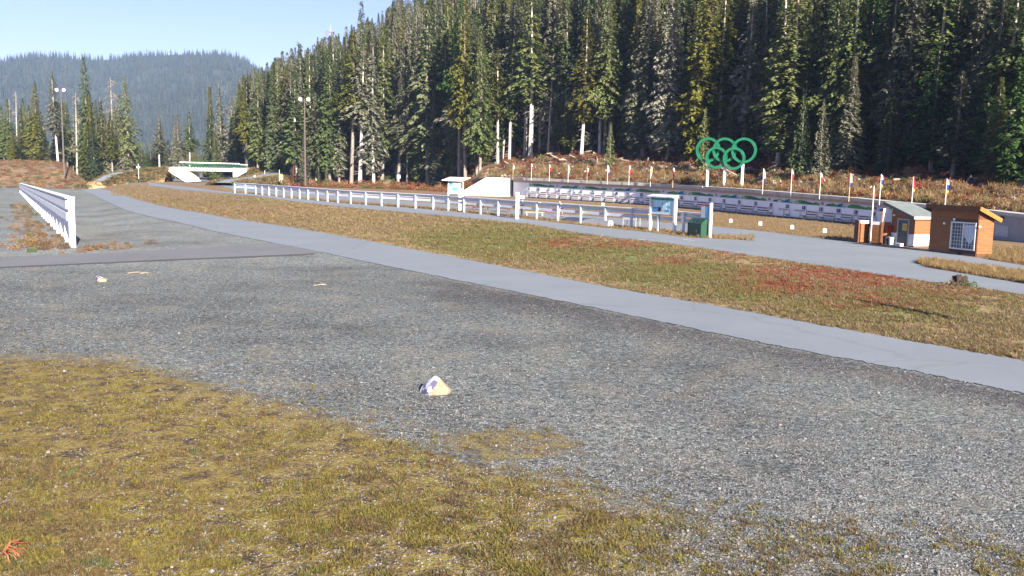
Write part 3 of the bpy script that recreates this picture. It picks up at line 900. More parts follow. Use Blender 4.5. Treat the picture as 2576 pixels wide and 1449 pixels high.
def hill_tree(px, top, back, kind, colour, label, group=None, bark='bark', wide=1.0, Hfix=None):
    if px > 1205: back += 9 if kind == 'young' else 17
    Y = hill_front(px) + back
    X = (px - 1288) / F * Y
    # follow the slight roll so that the foot sits at the bearing
    z = float(hill(X, Y))
    for _ in range(3):
        qx, _q = project(X, Y, z)
        X += (px - float(qx)) / F * Y
        z = float(hill(X, Y))
    H = Hfix or max(4, pd(px, top, Y).z - z)
    return put_tree((X, Y, z), H, kind, colour, label, group, bark, wide)

# trees one can single out, right-hand forest (bearing, top, metres behind the foot of the slope)
notable = [
    (642, 168, 14, 'dense', 'l', 'grey green conifer at the forest corner above the white footbridge'),
    (691, 143, 20, 'spire', 'g', 'dark spiky conifer rising beside the notch of sky by the mountain'),
    (713, 126, 26, 'ragged', 'l', 'sparse grey topped conifer on the skyline behind the bridge'),
    (764, 86, 22, 'ragged', 'g', 'thin topped conifer on the skyline right behind the floodlight pole'),
    (795, 230, 10, 'dense', 'l', 'pale grey green conifer directly behind the floodlight heads'),
    (822, 60, 26, 'snag', 'd', 'bare pointed dead top above the skyline trees'),
    (816, 219, 12, 'spire', 'y', 'yellowish spire conifer between the floodlight pole and the lichen fir'),
    (853, 238, 8, 'ragged', 'p', 'short fir hung with bright pale lichen at the forest edge'),
    (909, 0, 34, 'dense', 'g', 'tall dark pointed conifer breaking the skyline at the top of the forest'),
    (945, 95, 20, 'spire', 'y', 'narrow yellow green conifer in the middle of the forest slope'),
    (1008, 74, 14, 'ragged', 'l', 'tall grey conifer with a bare leader and thin drooping limbs'),
    (1056, 208, 9, 'spire', 'm', 'mid green slender conifer left of the small white kiosk'),
    (1025, 225, 7, 'bare', 'l', 'grey conifer with a bare pale trunk above the red shrubs'),
    (1129, 60, 26, 'dense', 'y', 'conifer with a yellow green top behind the large silvery fir'),
    (1155, 82, 16, 'dense', 'p', 'broad silvery lichen covered fir in the middle of the forest'),
    (1135, 240, 10, 'spire', 'y', 'yellow green narrow fir below the silvery one'),
    (1090, 225, 8, 'ragged', 'l', 'small grey fir above the roof of the white kiosk'),
    (1214, 119, 16, 'dense', 'm', 'green conifer left of the pair with white trunks'),
    (1252, 119, 8, 'bare', 'y', 'yellow green conifer on a bright white bare trunk above the wing wall'),
    (1281, 125, 9, 'bare', 'm', 'conifer with a long pale trunk just right of the white trunked one'),
    (1378, 138, 12, 'twig', 'd', 'brown dead tree with bare twisted limbs above the range roof'),
    (1357, 150, 14, 'twig', 'd', 'grey leafless tree just left of the brown dead one'),
    (1462, 22, 6, 'bare', 'o', 'tall golden green conifer with a bright white trunk at the slope edge'),
    (1440, 210, 10, 'ragged', 'y', 'low yellow green fir beside the tall golden conifer'),
    (1508, 40, 12, 'bare', 'l', 'grey conifer with a long bare trunk right of the golden one'),
    (1532, 60, 14, 'bare', 'l', 'thin grey conifer with drooping lichen and bare lower trunk'),
    (1534, 305, 5, 'young', 'm', 'small cone shaped young fir on the crest above the range'),
    (1700, 150, 14, 'spire', 'l', 'narrow grey conifer left of the green rings sculpture'),
    (1735, 10, 12, 'bare', 'y', 'tall yellow green conifer above the left ring of the sculpture'),
    (1809, -60, 9, 'bare', 'y', 'very tall yellowish conifer on a pale trunk above the rings'),
    (1862, -40, 8, 'ragged', 'p', 'tall pale lichen draped conifer above the right ring'),
    (1770, 268, 4, 'young', 'm', 'little green fir standing just behind the left ring'),
    (1900, 235, 6, 'ragged', 'y', 'medium yellowish fir right of the rings sculpture'),
    (1835, 250, 6, 'dense', 'm', 'bushy green fir behind the middle of the rings'),
    (2010, 232, 4, 'young', 'g', 'dark young fir on the crest right of the rings'),
    (2062, 247, 5, 'young', 'l', 'greyish young fir beside the dark young one on the crest'),
    (2087, -50, 10, 'bare', 'm', 'tall conifer with a long grey trunk above the young firs'),
    (2137, 139, 4, 'spire', 'l', 'grey pointed conifer with thin top above the tall flags'),
    (2230, 228, 5, 'spire', 'm', 'slender green conifer behind the flags near the brown huts'),
    (2338, 100, 7, 'dense', 'b', 'lush bright green conifer above the brown huts'),
    (2392, 174, 4, 'ragged', 'l', 'thin grey conifer in front of the lush bright green one'),
    (2470, 150, 6, 'spire', 'b', 'bright green slim fir right above the larger brown hut'),
    (2500, 190, 5, 'spire', 'm', 'spiky small conifer behind the blue and yellow flag'),
    (2566, 70, 4, 'dense', 'b', 'bright green conifer at the right end of the forest'),
]
for n_ in notable:
    px, top, back, kind, colr, lab = n_
    bk = 'barkpale' if px in (1252, 1281, 1462, 1508, 1809, 1862, 1532, 2137) else 'bark'
    hill_tree(px, top, back, kind, colr, lab, None, bk)

SKY = E([(520, 260), (560, 215), (640, 168), (700, 140), (760, 100), (820, 85), (900, 45), (960, 20), (1000, -30), (1100, -80), (2700, -160)])
def zone_label(px, colr, kind):
    where = [(700, 'behind the footbridge'), (860, 'behind the floodlight pole'), (1080, 'above the red shrubs'), (1290, 'above the white kiosk'),
             (1560, 'above the left half of the range roof'), (1760, 'left of the rings sculpture'), (1930, 'behind the rings sculpture'), (2150, 'right of the rings sculpture'), (2330, 'behind the smaller brown hut'), (9999, 'behind the larger brown hut')]
    w = next(b for a, b in where if px < a)
    c = {'g': 'dark green', 'm': 'mid green', 'l': 'grey green', 'y': 'yellow green', 'p': 'pale lichen covered', 'b': 'bright green', 'd': 'leafless'}[colr]
    k = {'dense': 'full', 'bare': 'bare trunked', 'ragged': 'ragged', 'spire': 'narrow', 'young': 'young', 'snag': 'dead', 'twig': 'dead'}[kind]
    return '%s %s conifer in the forest %s' % (c, k, w), 'forest conifers ' + w

cnt = 0
tries = 0
TXY = []
while cnt < 168 and tries < 20000:
    tries += 1
    px = random.uniform(615, 2640) if random.random() < .8 else random.uniform(615, 1300)
    if px > 1205:
        back = 25 + abs(random.gauss(0, 1)) * 11
    else:
        back = 5 + abs(random.gauss(0, 1)) * 11
    Y = hill_front(px) + back
    X = (px - 1288) / F * Y
    if any((X - a) ** 2 + (Y - b) ** 2 < 2.6 ** 2 for a, b in tree_xy):
        continue
    colr = random.choices('gmlypb', (32, 21, 27, 12, 5, 3))[0]
    kind = random.choices(('dense', 'bare', 'ragged', 'spire', 'young', 'snag'), (34, 30, 13, 13, 8, 2))[0]
    z = float(hill(X, Y))
    sk = pd(px, float(SKY(px)) + abs(random.gauss(0, 35)), Y).z - z
    H = min(sk, random.uniform(27, 46))
    if kind == 'young' or (kind == 'spire' and random.random() < .5): H = random.uniform(8, 17)
    if kind == 'snag': colr = 'd'; H *= .7
    if H < 5: continue
    lab, grp = zone_label(px, colr, kind)
    put_tree((X, Y, z), H, kind, colr, lab, grp, random.choice(('bark', 'bark', 'barkdark', 'barkpale')), random.uniform(.9, 1.35))
    cnt += 1

# trees beyond the mound on the left and behind the bridge
def flat_tree(px, top, Y, kind, colour, label, group=None, bark='bark', wide=1.0):
    X = pd(px, 410, Y).x
    z = float(terr(X, Y))
    H = pd(px, top, Y).z - z
    put_tree((X, Y, z), H, kind, colour, label, group, bark, wide)
left = [
    (45, 228, 330, 'snag', 'd', 'tall bare dead spire left of the yellowish conifer beyond the mound'),
    (27, 248, 334, 'snag', 'd', 'bare grey dead pole at the left end of the mound'),
    (10, 275, 338, 'snag', 'd', 'shortest bare dead pole at the far left end of the treeline'),
    (91, 205, 318, 'dense', 'y', 'yellowish full conifer behind the brown mound'),
    (146, 178, 312, 'bare', 'l', 'grey conifer on a pale bare trunk left of the far floodlight pole'),
    (226, 144, 322, 'dense', 'm', 'tallest dark topped conifer beyond the mound'),
    (193, 232, 318, 'snag', 'd', 'grey dead spire right of the far floodlight pole'),
    (256, 240, 312, 'ragged', 'y', 'pale yellow green conifer right of the tallest one beyond the mound'),
    (287, 194, 322, 'twig', 'd', 'dead bare limbed conifer left of the full one ending the left treeline'),
    (290, 265, 316, 'dense', 'm', 'shorter green conifer in front of the dead bare limbed one'),
    (324, 190, 314, 'dense', 'm', 'full green conifer at the right end of the left treeline'),
    (401, 288, 330, 'bare', 'l', 'thin conifer with a long white trunk left of the bridge'),
    (421, 348, 322, 'ragged', 'l', 'short thin conifer beside the left bridge abutment'),
    (452, 285, 326, 'dense', 'l', 'grey green conifer behind the left bridge abutment'),
    (476, 280, 330, 'bare', 'm', 'conifer with a visible trunk behind the bridge railing'),
    (529, 211, 318, 'spire', 'y', 'tall yellowish narrow conifer behind the middle of the bridge'),
    (557, 205, 330, 'ragged', 'l', 'grey feathery conifer right of the yellowish one behind the bridge'),
    (588, 235, 322, 'dense', 'l', 'grey green conifer behind the right end of the bridge railing'),
    (612, 200, 318, 'dense', 'g', 'dark conifer joining the bridge trees to the big forest'),
    (540, 330, 300, 'spire', 'm', 'small green conifer seen just above the bridge deck'),
]
for a_ in left:
    flat_tree(*a_, bark='barkpale' if a_[0] in (146, 401, 476) else 'bark')
for k in range(66):
    if k < 48:
        px = random.uniform(-60, 350); top = random.uniform(232, 335); Y = random.uniform(306, 350); where = 'beyond the brown mound'
    else:
        px = random.uniform(350, 640); top = random.uniform(275, 370); Y = random.uniform(305, 370); where = 'behind the footbridge'
    if 335 < px < 390: top = random.uniform(355, 385)
    kind = random.choices(('dense', 'bare', 'spire', 'ragged', 'young'), (45, 10, 20, 15, 10))[0]
    colr = random.choices('gmly', (30, 35, 22, 13))[0]
    c = {'g': 'dark green', 'm': 'mid green', 'l': 'grey green', 'y': 'yellow green'}[colr]
    kk = {'dense': 'full', 'bare': 'bare trunked', 'ragged': 'ragged', 'spire': 'narrow', 'young': 'bushy young'}[kind]
    flat_tree(px, top, Y, kind, colr, '%s %s conifer in the treeline %s' % (c, kk, where), 'treeline conifers ' + where)

# small singled-out trees by the shrubs
hill_tree(737, 393, 1.5, 'young', 'r', 'small rust brown young conifer left of the floodlight pole', wide=.75)
hill_tree(803, 415, 2.5, 'young', 'm', 'small dark green young fir in the shrubs right of the floodlight pole')
hill_tree(822, 412, 2.5, 'young', 'g', 'narrow young fir just right of the small dark one in the shrubs', wide=.7)

# the deeper forest, one mass
def merge_tree(tr, cr, colr, bark='bark'):
    bm = bmesh.new(); bm.from_mesh(tr)
    n0 = len(bm.faces)
    bm.from_mesh(cr)
    bm.faces.ensure_lookup_table()
    me = bpy.data.meshes.new('forest_tree')
    me.materials.append(M[bark]); me.materials.append(M[colr])
    for i in range(len(bm.faces)):
        bm.faces[i].material_index = 1 if i >= n0 else 0
    bm.to_mesh(me); bm.free()
    return me
protos = []
for kind, cols in (('dense', ('fir', 'firgrey', 'firmid')), ('bare', ('firmid', 'firgrey', 'firyellow')), ('ragged', ('firgrey', 'fir')), ('dense', ('firmid', 'firyellow', 'firgrey'))):
    for (tr, cr, h), c in zip(KIND[kind], cols):
        protos.append((merge_tree(tr, cr, c), h))
P, S, I = [], [], []
for k in range(1500):
    px = random.uniform(600, 3000)
    back = 34 + random.random() ** 1.5 * 265
    Y = hill_front(px) + back
    X = (px - 1288) / F * Y
    z = float(hill(X, Y))
    H = min(random.uniform(28, 46), pd(px, float(SKY(px)) + abs(random.gauss(0, 22)), Y).z - z)
    if H < 7: continue
    i = random.randrange(len(protos))
    s = H / protos[i][1]
    P.append((X, Y, z - .3)); S.append(((.58 + .6 * s), (.58 + .6 * s), s)); I.append(i)
gn_scatter('forest', P, rots(len(P)), S, [p[0] for p in protos], I, 'dense conifer forest covering the slope behind the front trees')
# valley floor forest between bridge and mountain
P, S, I = [], [], []
for k in range(900):
    px = random.uniform(-250, 760)
    Y = random.uniform(420, 1350)
    X = (px - 1288) / F * Y
    H = random.uniform(12, 24) * (1.0 if px < 360 or px > 560 else .8)
    i = random.randrange(len(protos)); s = H / protos[i][1]
    P.append((X, Y, -1)); S.append((s * 1.15, s * 1.15, s)); I.append(i)
gn_scatter('valley_forest', P, rots(len(P)), S, [p[0] for p in protos], I, 'hazy conifers on the valley floor before the mountain')

def small_tree(seed):
    r = random.Random(seed)
    mb = MB()
    H = 22.0
    for k in range(9):
        z = H * (.08 + .92 * k / 9); rad = 3.2 * (1 - k / 9.3) * r.uniform(.75, 1.15)
        n = 6; vs = [(0, 0, z + H * .17)]
        a0 = r.uniform(0, 6)
        for j in range(n):
            t = a0 + 6.283 * j / n; q = rad * r.uniform(.6, 1.2)
            vs.append((math.cos(t) * q, math.sin(t) * q, z - r.uniform(0, 1.2)))
        mb.add(vs, [(0, 1 + j, 1 + (j + 1) % n) for j in range(n)])
    return mb.mesh('mountain_tree', 'mtn', normals=False)
mt_p = [small_tree(s) for s in (1, 2, 3, 4)]
# sample positions over the mountain surface
n_m = 22000
a_ = rng.uniform(0, MV.shape[0] - 1.001, n_m); b_ = rng.uniform(0, 49, n_m)
i0 = a_.astype(int); j0 = b_.astype(int); fa = (a_ - i0)[:, None]; fb = (b_ - j0)[:, None]
Pm = (MV[i0, j0] * (1 - fa) * (1 - fb) + MV[i0 + 1, j0] * fa * (1 - fb) + MV[i0, j0 + 1] * (1 - fa) * fb + MV[i0 + 1, j0 + 1] * fa * fb)
Pm[:, 2] -= .5
gn_scatter('mountain_forest', Pm, rots(n_m), scls(n_m, .5, .92) * rng.uniform(.85, 1.3, (n_m, 1)), mt_p, rng.integers(0, 4, n_m), 'blue hazy conifer forest covering the far mountain')

# ------------------------------------------------------------------ shrubs, grass, stones
def bush(name, seed, mname, n=150, w=.7, h=.8, leaf=.13, stems=True):
    r = random.Random(seed)
    mb = MB()
    for k in range(n):
        a = r.uniform(0, 6.28); q = math.sqrt(r.random()) * w
        z = h * r.random() * (1 - .5 * (q / w) ** 2)
        c = Vector((math.cos(a) * q, math.sin(a) * q, z))
        d1 = Vector((r.uniform(-1, 1), r.uniform(-1, 1), r.uniform(-.3, 1.2))).normalized()
        d2 = d1.cross(Vector((r.uniform(-1, 1), r.uniform(-1, 1), r.uniform(-1, 1)))).normalized()
        l = leaf * r.uniform(.6, 1.5)
        mb.add([c - d2 * l * .35, c + d1 * l * .8 - d2 * l * .3, c + d1 * l * 1.5, c + d1 * l * .6 + d2 * l * .4], [(0, 1, 2, 3)])
    return mb.mesh(name, mname, normals=False)
def tuft(name, seed, mname, n=11, h=.1, spread=.05, wid=.008, lean=.8):
    r = random.Random(seed)
    mb = MB()
    for k in range(n):
        a = r.uniform(0, 6.28); q = r.random() * spread
        b = Vector((math.cos(a) * q, math.sin(a) * q, 0))
        d = Vector((math.cos(a + r.uniform(-.7, .7)), math.sin(a + r.uniform(-.7, .7)), 0))
        s = Vector((-d.y, d.x, 0)) * wid
        hh = h * r.uniform(.5, 1.25); ln = lean * r.uniform(.2, 1.2) * hh
        m_ = b + d * ln * .4 + Vector((0, 0, hh * .62)); t = b + d * ln + Vector((0, 0, hh))
        mb.add([b - s, b + s, m_ + s * .8, m_ - s * .8, t], [(0, 1, 2, 3), (3, 2, 4)])
    return mb.mesh(name, mname, normals=False)
def stone(name, seed, mname, flat=.6, sub=1, rough=.25):
    bm = bmesh.new()
    bmesh.ops.create_icosphere(bm, subdivisions=sub, radius=.5)
    r = random.Random(seed)
    for v in bm.verts:
        v.co *= 1 + r.uniform(-rough, rough)
        v.co.z *= flat
    me = bpy.data.meshes.new(name); bm.to_mesh(me); bm.free()
    me.materials.append(M[mname] if isinstance(mname, str) else mname)
    return me

def near_points(n, ymin=10.2, ymax=48, umax=.63, power=1.0):
    q = rng.random(n)
    inv = 1 / ymin + (1 / ymax - 1 / ymin) * q
    Y = 1 / inv
    X = rng.uniform(-umax, umax, n) * Y
    Z = terr(X, Y)
    return X, Y, Z
def lowf(X, Y, f, s):
    """value noise, 0..1, features about 3/f metres across"""
    tot = np.zeros_like(np.asarray(X, float)); amp = 0
    for o_ in range(3):
        k_ = f * .5 * 2 ** o_
        x = np.asarray(X) * k_ + s * 17.3 + o_ * 5.1; y = np.asarray(Y) * k_ + s * 9.7 + o_ * 3.3
        xi = np.floor(x); yi = np.floor(y); a = sm(x - xi); b = sm(y - yi)
        def hsh(i, j):
            q = np.sin(i * 127.1 + j * 311.7 + s * 74.7) * 43758.5453
            return q - np.floor(q)
        v = (hsh(xi, yi) * (1 - a) + hsh(xi + 1, yi) * a) * (1 - b) + (hsh(xi, yi + 1) * (1 - a) + hsh(xi + 1, yi + 1) * a) * b
        tot += v * .6 ** o_; amp += .6 ** o_
    return np.clip((tot / amp - .5) * 1.5 + .5, 0, 1)

# mossy grass near the camera
X, Y, Z = near_points(150000)
z1, z2 = zones(X, Y, Z)
prob = np.clip((z1[:, 0] - .14) * 1.15, 0, 1) * np.clip(lowf(X, Y, 2.0, 1.0) * lowf(X, Y, 9.0, 2.0) * 3.0 - .42, .01, .62)
k = rng.random(len(X)) < prob
X, Y, Z = X[k], Y[k], Z[k]
tp = [tuft('grass_blades', s, m_, 12, h, sp, .0045, le) for s, h, sp, le, m_ in ((1, .030, .07, 1.6, 'grass_moss'), (2, .045, .07, 1.3, 'grass_moss'), (3, .03, .08, 1.8, 'grass_brown'), (4, .05, .06, 1.2, 'grass_brown'), (5, .05, .06, 1.1, 'grass_green'))]
n = len(X)
gn_scatter('grass', np.stack([X, Y, Z - .003], -1), rots(n, .1), scls(n, .5, 1.2), tp, np.where(rng.random(n) < .25, rng.integers(0, 5, n), np.clip((lowf(X, Y, 3.0, 4.0) * 4.6 - .3).astype(int), 0, 4)), 'thin mossy autumn grass growing through the near gravel')
# pebbles in the gravel
X, Y, Z = near_points(130000, 10.2, 45)
z1, z2 = zones(X, Y, Z)
px, py = project(X, Y, Z)
onpath = (py < A_LO(px) - 3 + 5 * rng.random(len(px)) ** .3) & (py > A_UP(px) - 4)
bpath = (py < B_LO(px) + 3) & (py > B_UP(px) - 3) & (px < 825)
k = (~onpath) & (~bpath) & (z1[:, 1] < .3) & (lowf(X, Y, 1.2, 8) > .22) & (rng.random(len(X)) < (1 - .75 * z1[:, 0]))
X, Y, Z = X[k], Y[k], Z[k]; n = len(X)
sp_ = [stone('pebble_stone', s, 'pebble', f) for s, f in ((1, .6), (2, .75), (3, .5), (4, .65))]
sz = .011 + .024 * rng.random(n) ** 2.2 + (rng.random(n) < .006) * .035
gn_scatter('gravel', np.stack([X, Y, Z + sz * .12], -1), rots(n, .5), np.stack([sz] * 3, -1) * rng.uniform(.75, 1.3, (n, 3)), sp_, rng.integers(0, 4, n), 'loose grey gravel on the near ground')
# grass of the verge between the two paths
def px_points(n, x0, x1, up, lo, pad=0):
    px = rng.uniform(x0, x1, n); f = rng.random(n)
    py = up(px) + pad + (lo(px) - up(px) - 2 * pad) * f
    d = np.stack([(px - 1288) / F, -(py - 724.5) / F, -np.ones(n)], -1) @ ROTN.T
    t = -CAM_H / d[:, 2]
    return d[:, 0] * t, d[:, 1] * t, px, py
X, Y, px, py = px_points(90000, 280, 2640, D_LO, A_UP, 1.5)
Z = terr(X, Y)
z1, z2 = zones(X, Y, Z)
fr_ = (A_UP(px) - py) / (A_UP(px) - D_LO(px))
keep = rng.random(len(X)) < np.clip(lowf(X, Y, .9, 2) * 1.6 - .1, .08, 1) * np.clip(.25 + fr_ * 4, .25, 1) * np.clip(.35 + (px - 500) / 900, .35, 1)
X, Y, Z, z1, z2, px = X[keep], Y[keep], Z[keep], z1[keep], z2[keep], px[keep]
isred = rng.random(len(X)) < np.clip(z1[:, 2] * .9 * lowf(X, Y, .9, 5) * lowf(X, Y, 2.3, 3) * 2.0, 0, .7)
vt = [tuft('verge_blades', s, m_, 14, h, .12, .010, le) for s, h, le, m_ in ((1, .07, 1.5, 'grass_straw'), (2, .12, 1.1, 'grass_straw'), (3, .06, 1.6, 'grass_verge'), (4, .11, 1.1, 'grass_verge'), (5, .08, 1.2, 'grass_green'))]
rt = [tuft('sorrel_blades', s, 'grass_red', 16, h, .14, .012, 1.5) for s, h in ((4, .05), (5, .08))]
g = ~isred; n = g.sum()
far = np.clip(Y[g] / 55, .8, 1.6)[:, None]
gn_scatter('verge_grass', np.stack([X[g], Y[g], Z[g]], -1), rots(n, .1), scls(n, .6, 1.35) * far, vt, np.where(rng.random(n) < z2[g][:, 1] * 1.1, rng.integers(3, 5, n), rng.choice(4, n, p=[.36, .26, .24, .14])), 'low autumn grass on the verge between the two paths')
n = isred.sum()
gn_scatter('sorrel', np.stack([X[isred], Y[isred], Z[isred]], -1), rots(n, .1), scls(n, .7, 1.4), rt, rng.integers(0, 2, n), 'patches of low red sorrel in the verge grass')
# dry tall grass on the island, by the huts, along the fence and before the targets
tt = [tuft('dry_blades', s, 'grass_tan', 16, h, .18, .014, le) for s, h, le in ((1, .45, .5), (2, .32, .7), (3, .6, .45))]
segs = []
for nn, x0, x1, up, lo, sc in ((2600, 2310, 2640, P_LO, D_UP, .45), (3500, 560, 1900, lambda x: np.maximum(E_LO(x), 0), D_UP, .4), (6500, 1300, 2165, lambda x: WB(x) + 2.5, lambda x: np.where(x < 1795, E_UP(x), P_UP(x)), .30), (900, 2480, 2640, lambda x: 622 + 0 * x, lambda x: 664 + (x - 2560) * .15, .45), (1500, 600, 1200, lambda x: E_UP(x) - 9, lambda x: E_UP(x), .5)):
    X, Y, px, py = px_points(nn, x0, x1, up, lo)
    segs.append(np.stack([X, Y, np.full(nn, sc)], -1))
dg = np.concatenate(segs); n = len(dg)
gn_scatter('dry_grass', np.stack([dg[:, 0], dg[:, 1], terr(dg[:, 0], dg[:, 1])], -1), rots(n, .1), scls(n, .6, 1.3) * dg[:, 2:3], tt, rng.integers(0, 3, n), 'tall dry tan grass along the path edges')

# autumn shrubs on the bank and forest edge
def hill_points(n, x0, x1, b0, b1):
    px = rng.uniform(x0, x1, n)
    Y = np.interp(px, _hp, _Y0) + b0 + (b1 - b0) * rng.random(n)
    X = (px - 1288) / F * Y
    return X, Y, hill(X, Y), px
bp = [bush('red_bush', 1, 'shrubred'), bush('red_bush', 2, 'shrubred', 120, .8, .6), bush('orange_bush', 3, 'shruborange'), bush('orange_bush', 4, 'shruborange', 160, .6, 1.0), bush('brown_bush', 5, 'shrubbrown', 150, .8, .7), bush('brown_bush', 6, 'shrubbrown', 140, .7, .9), bush('green_bush', 7, 'shrubgreen', 150, .7, .7)]
P, S, I = [], [], []
for n, x0, x1, b0, b1, sa, sb, w in (
        (1500, 1200, 2640, .6, 25, .45, 1.1, (.12, .09, .11, .09, .27, .21, .11)),
        (650, 1250, 2640, 19, 34, .6, 1.5, (.36, .26, .08, .06, .12, .06, .06)),
        (430, 735, 1185, -3.5, 7, .8, 1.5, (.18, .16, .24, .22, .08, .06, .06)),
        (120, 735, 1185, -4, 5, .7, 1.2, (.0, .0, .1, .1, .1, .1, .6)),
        (260, 600, 1200, 8, 30, .8, 1.6, (.15, .15, .05, .0, .25, .1, .3))):
    X, Y, Z, px = hill_points(n, x0, x1, b0, b1)
    if x1 == 1185:
        Z = np.maximum(Z, 0)
    s = rng.uniform(sa, sb, n)
    P.append(np.stack([X, Y, Z - .1], -1)); S.append(np.stack([s, s, s * rng.uniform(.7, 1.3, n)], -1)); I.append(rng.choice(7, n, p=np.array(w) / sum(w)))
P = np.concatenate(P); S = np.concatenate(S); I = np.concatenate(I)
gn_scatter('undergrowth', P, rots(len(P)), S, bp, I, 'red and orange autumn undergrowth on the bank and at the forest edge')
# shrubs on the brown mound at the left and weeds beside the left fence
P, S, I = [], [], []
n = 900
px = rng.uniform(-150, 235, n); Y = rng.uniform(248, 306, n); X = (px - 1288) / F * Y
P.append(np.stack([X, Y, terr(X, Y) - .1], -1)); s = rng.uniform(.7, 1.5, n); S.append(np.stack([s, s, s * .8], -1)); I.append(rng.choice([2, 3, 4, 5, 6, 0], n, p=[.10, .08, .42, .32, .06, .02]))
n = 26
X = rng.normal(-25.4 + .9, 1.1, n); Y = rng.normal(54.5, 1.6, n)
P.append(np.stack([X, Y, terr(X, Y)], -1)); s = rng.uniform(.2, .42, n); S.append(np.stack([s] * 3, -1)); I.append(rng.choice([2, 4, 5, 6], n, p=[.12, .38, .35, .15]))
n = 160
t = rng.random(n) ** 2
X = -26.5 - 40 * t + rng.normal(-1.0, .8, n) ; Y = 53 + 73 * t + rng.normal(0, 1, n)
P.append(np.stack([X, Y, terr(X, Y)], -1)); s = rng.uniform(.2, .5, n); S.append(np.stack([s] * 3, -1)); I.append(rng.choice([2, 4, 5, 6], n, p=[.1, .4, .38, .12]))
P = np.concatenate(P); S = np.concatenate(S); I = np.concatenate(I)
gn_scatter('mound_scrub', P, rots(len(P)), S, bp, I, 'brown dry scrub on the left mound and beside the left fence')
X, Y, Z, px = hill_points(3800, 1200, 2640, .5, 14)
n = len(X)
gn_scatter('bank_top_grass', np.stack([X, Y, Z - .03], -1), rots(n, .1), scls(n, .6, 1.5), tt, rng.integers(0, 3, n), 'dry tan grass on the bank just above the range roof')
# broken rock and felled wood on the bank
X, Y, Z, px = hill_points(1300, 1200, 2640, 2, 34)
M['rubble'] = mat('bank_rock', (.46, .42, .38), (.26, .235, .21), 1.5, .95, .4)
rk = [stone('rubble_rock', s, 'rubble', f, 1, .3) for s, f in ((5, .7), (6, .55), (7, .8))]
n = len(X); sz = .2 + .55 * rng.random(n) ** 2.5
gn_scatter('rubble', np.stack([X, Y, Z], -1), rots(n, .5), np.stack([sz] * 3, -1) * rng.uniform(.7, 1.4, (n, 3)), rk, rng.integers(0, 3, n), 'broken rock lying over the bank behind the range')
lg = MB(); lg.tube([(-1.6, 0, 0), (-.3, .08, .05), (1.6, -.05, 0)], [.13, .12, .07], 6)
lgm = lg.mesh('felled_log', 'wood', True)
X, Y, Z, px = hill_points(110, 1260, 2640, 14, 36)
n = len(X)
gn_scatter('slash_wood', np.stack([X, Y, Z + .15], -1), rots(n, .25), scls(n, .6, 1.7), [lgm], np.zeros(n, int), 'bleached branches and felled wood strewn below the forest')

# ------------------------------------------------------------------ board fences
def fence(name, pts, heights, label, rail_side, paint, posts_w=.3, group=None):
    """pts: list of ground points, one per post"""
    root = thing(name, pts[0], label, 'fence')
    o0 = pts[0]
    for i, p in enumerate(pts):
        q = pts[min(i + 1, len(pts) - 1)] - pts[max(i - 1, 0)]
        rz = math.atan2(q.y, q.x)
        h = heights[i]
        l_ = random.uniform(-.012, .012)
        mb = MB(); mb.box((p.x, p.y, p.z + h / 2 - .1), (posts_w, posts_w, h + .2 - .03), 0, rz + l_)
        mb.build('post', paint, root, off=o0)
        if i == len(pts) - 1:
            break
        b = pts[i + 1]; h2 = heights[i + 1]
        d = Vector((b.x - p.x, b.y - p.y, 0)).normalized()
        nrm = Vector((-d.y, d.x, 0)) * rail_side
        off = nrm * (posts_w / 2 + .06)
        for nm, fa, fh in (('rail', .86, .17), ('rail', .62, .16)):
            a1 = p + off + Vector((0, 0, h * fa + random.uniform(-.015, .015))); b1 = b + off + Vector((0, 0, h2 * fa + random.uniform(-.015, .015)))
            e = (b1 - a1).normalized() * .006
            mb = MB(); mb.beam(a1 + e, b1 - e, .11, fh * h, 0)
            mb.build(nm, paint, root, off=o0)
        a1 = p + Vector((0, 0, h + .01)) + nrm * .05; b1 = b + Vector((0, 0, h2 + .01)) + nrm * .05
        e = (b1 - a1).normalized() * .006
        mb = MB(); mb.beam(a1 + e, b1 - e, posts_w + .22, .07, 0)
        mb.build('cap_board', paint, root, off=o0)
    return root

def along(pts, step):
    out = [pts[0].copy()]
    acc = 0.0
    for a, b in zip(pts[:-1], pts[1:]):
        L_ = (b - a).length
        pos = step - acc
        while pos <= L_:
            out.append(a.lerp(b, pos / L_)); pos += step
        acc = (acc + L_) % step if False else L_ - (pos - step)
    return out
FB = E([(581, 485.5), (640, 489), (769, 502.5), (861, 511.5), (952, 518), (1044, 524.5), (1092, 528), (1240, 542), (1430, 560), (1634, 579), (1712, 588), (1785, 597)])
fpts = along([gz(px, float(FB(px))) for px in np.linspace(1785, 581, 60)], 3.72)
fpts = [Vector((p.x, p.y, float(terr(p.x, p.y)))) for p in fpts]
fence('board_fence', fpts, [1.85] * len(fpts), 'long white board fence with pale posts running beside the range path', -1, 'grey_rail', .18)
fa_, fb_ = gz(183, 622), gz(52, 485)
npst = 34
lpts = []; lh = []
for i in range(npst + 1):
    t = i / npst
    p = fa_.lerp(fb_, t)
    lpts.append(Vector((p.x, p.y, float(terr(p.x, p.y))))); lh.append(3.0 + (2.15 - 3.0) * t)
fence('board_fence', lpts, lh, 'tall white board fence seen end on beside the left gravel yard', 1, 'white_rail', .34)

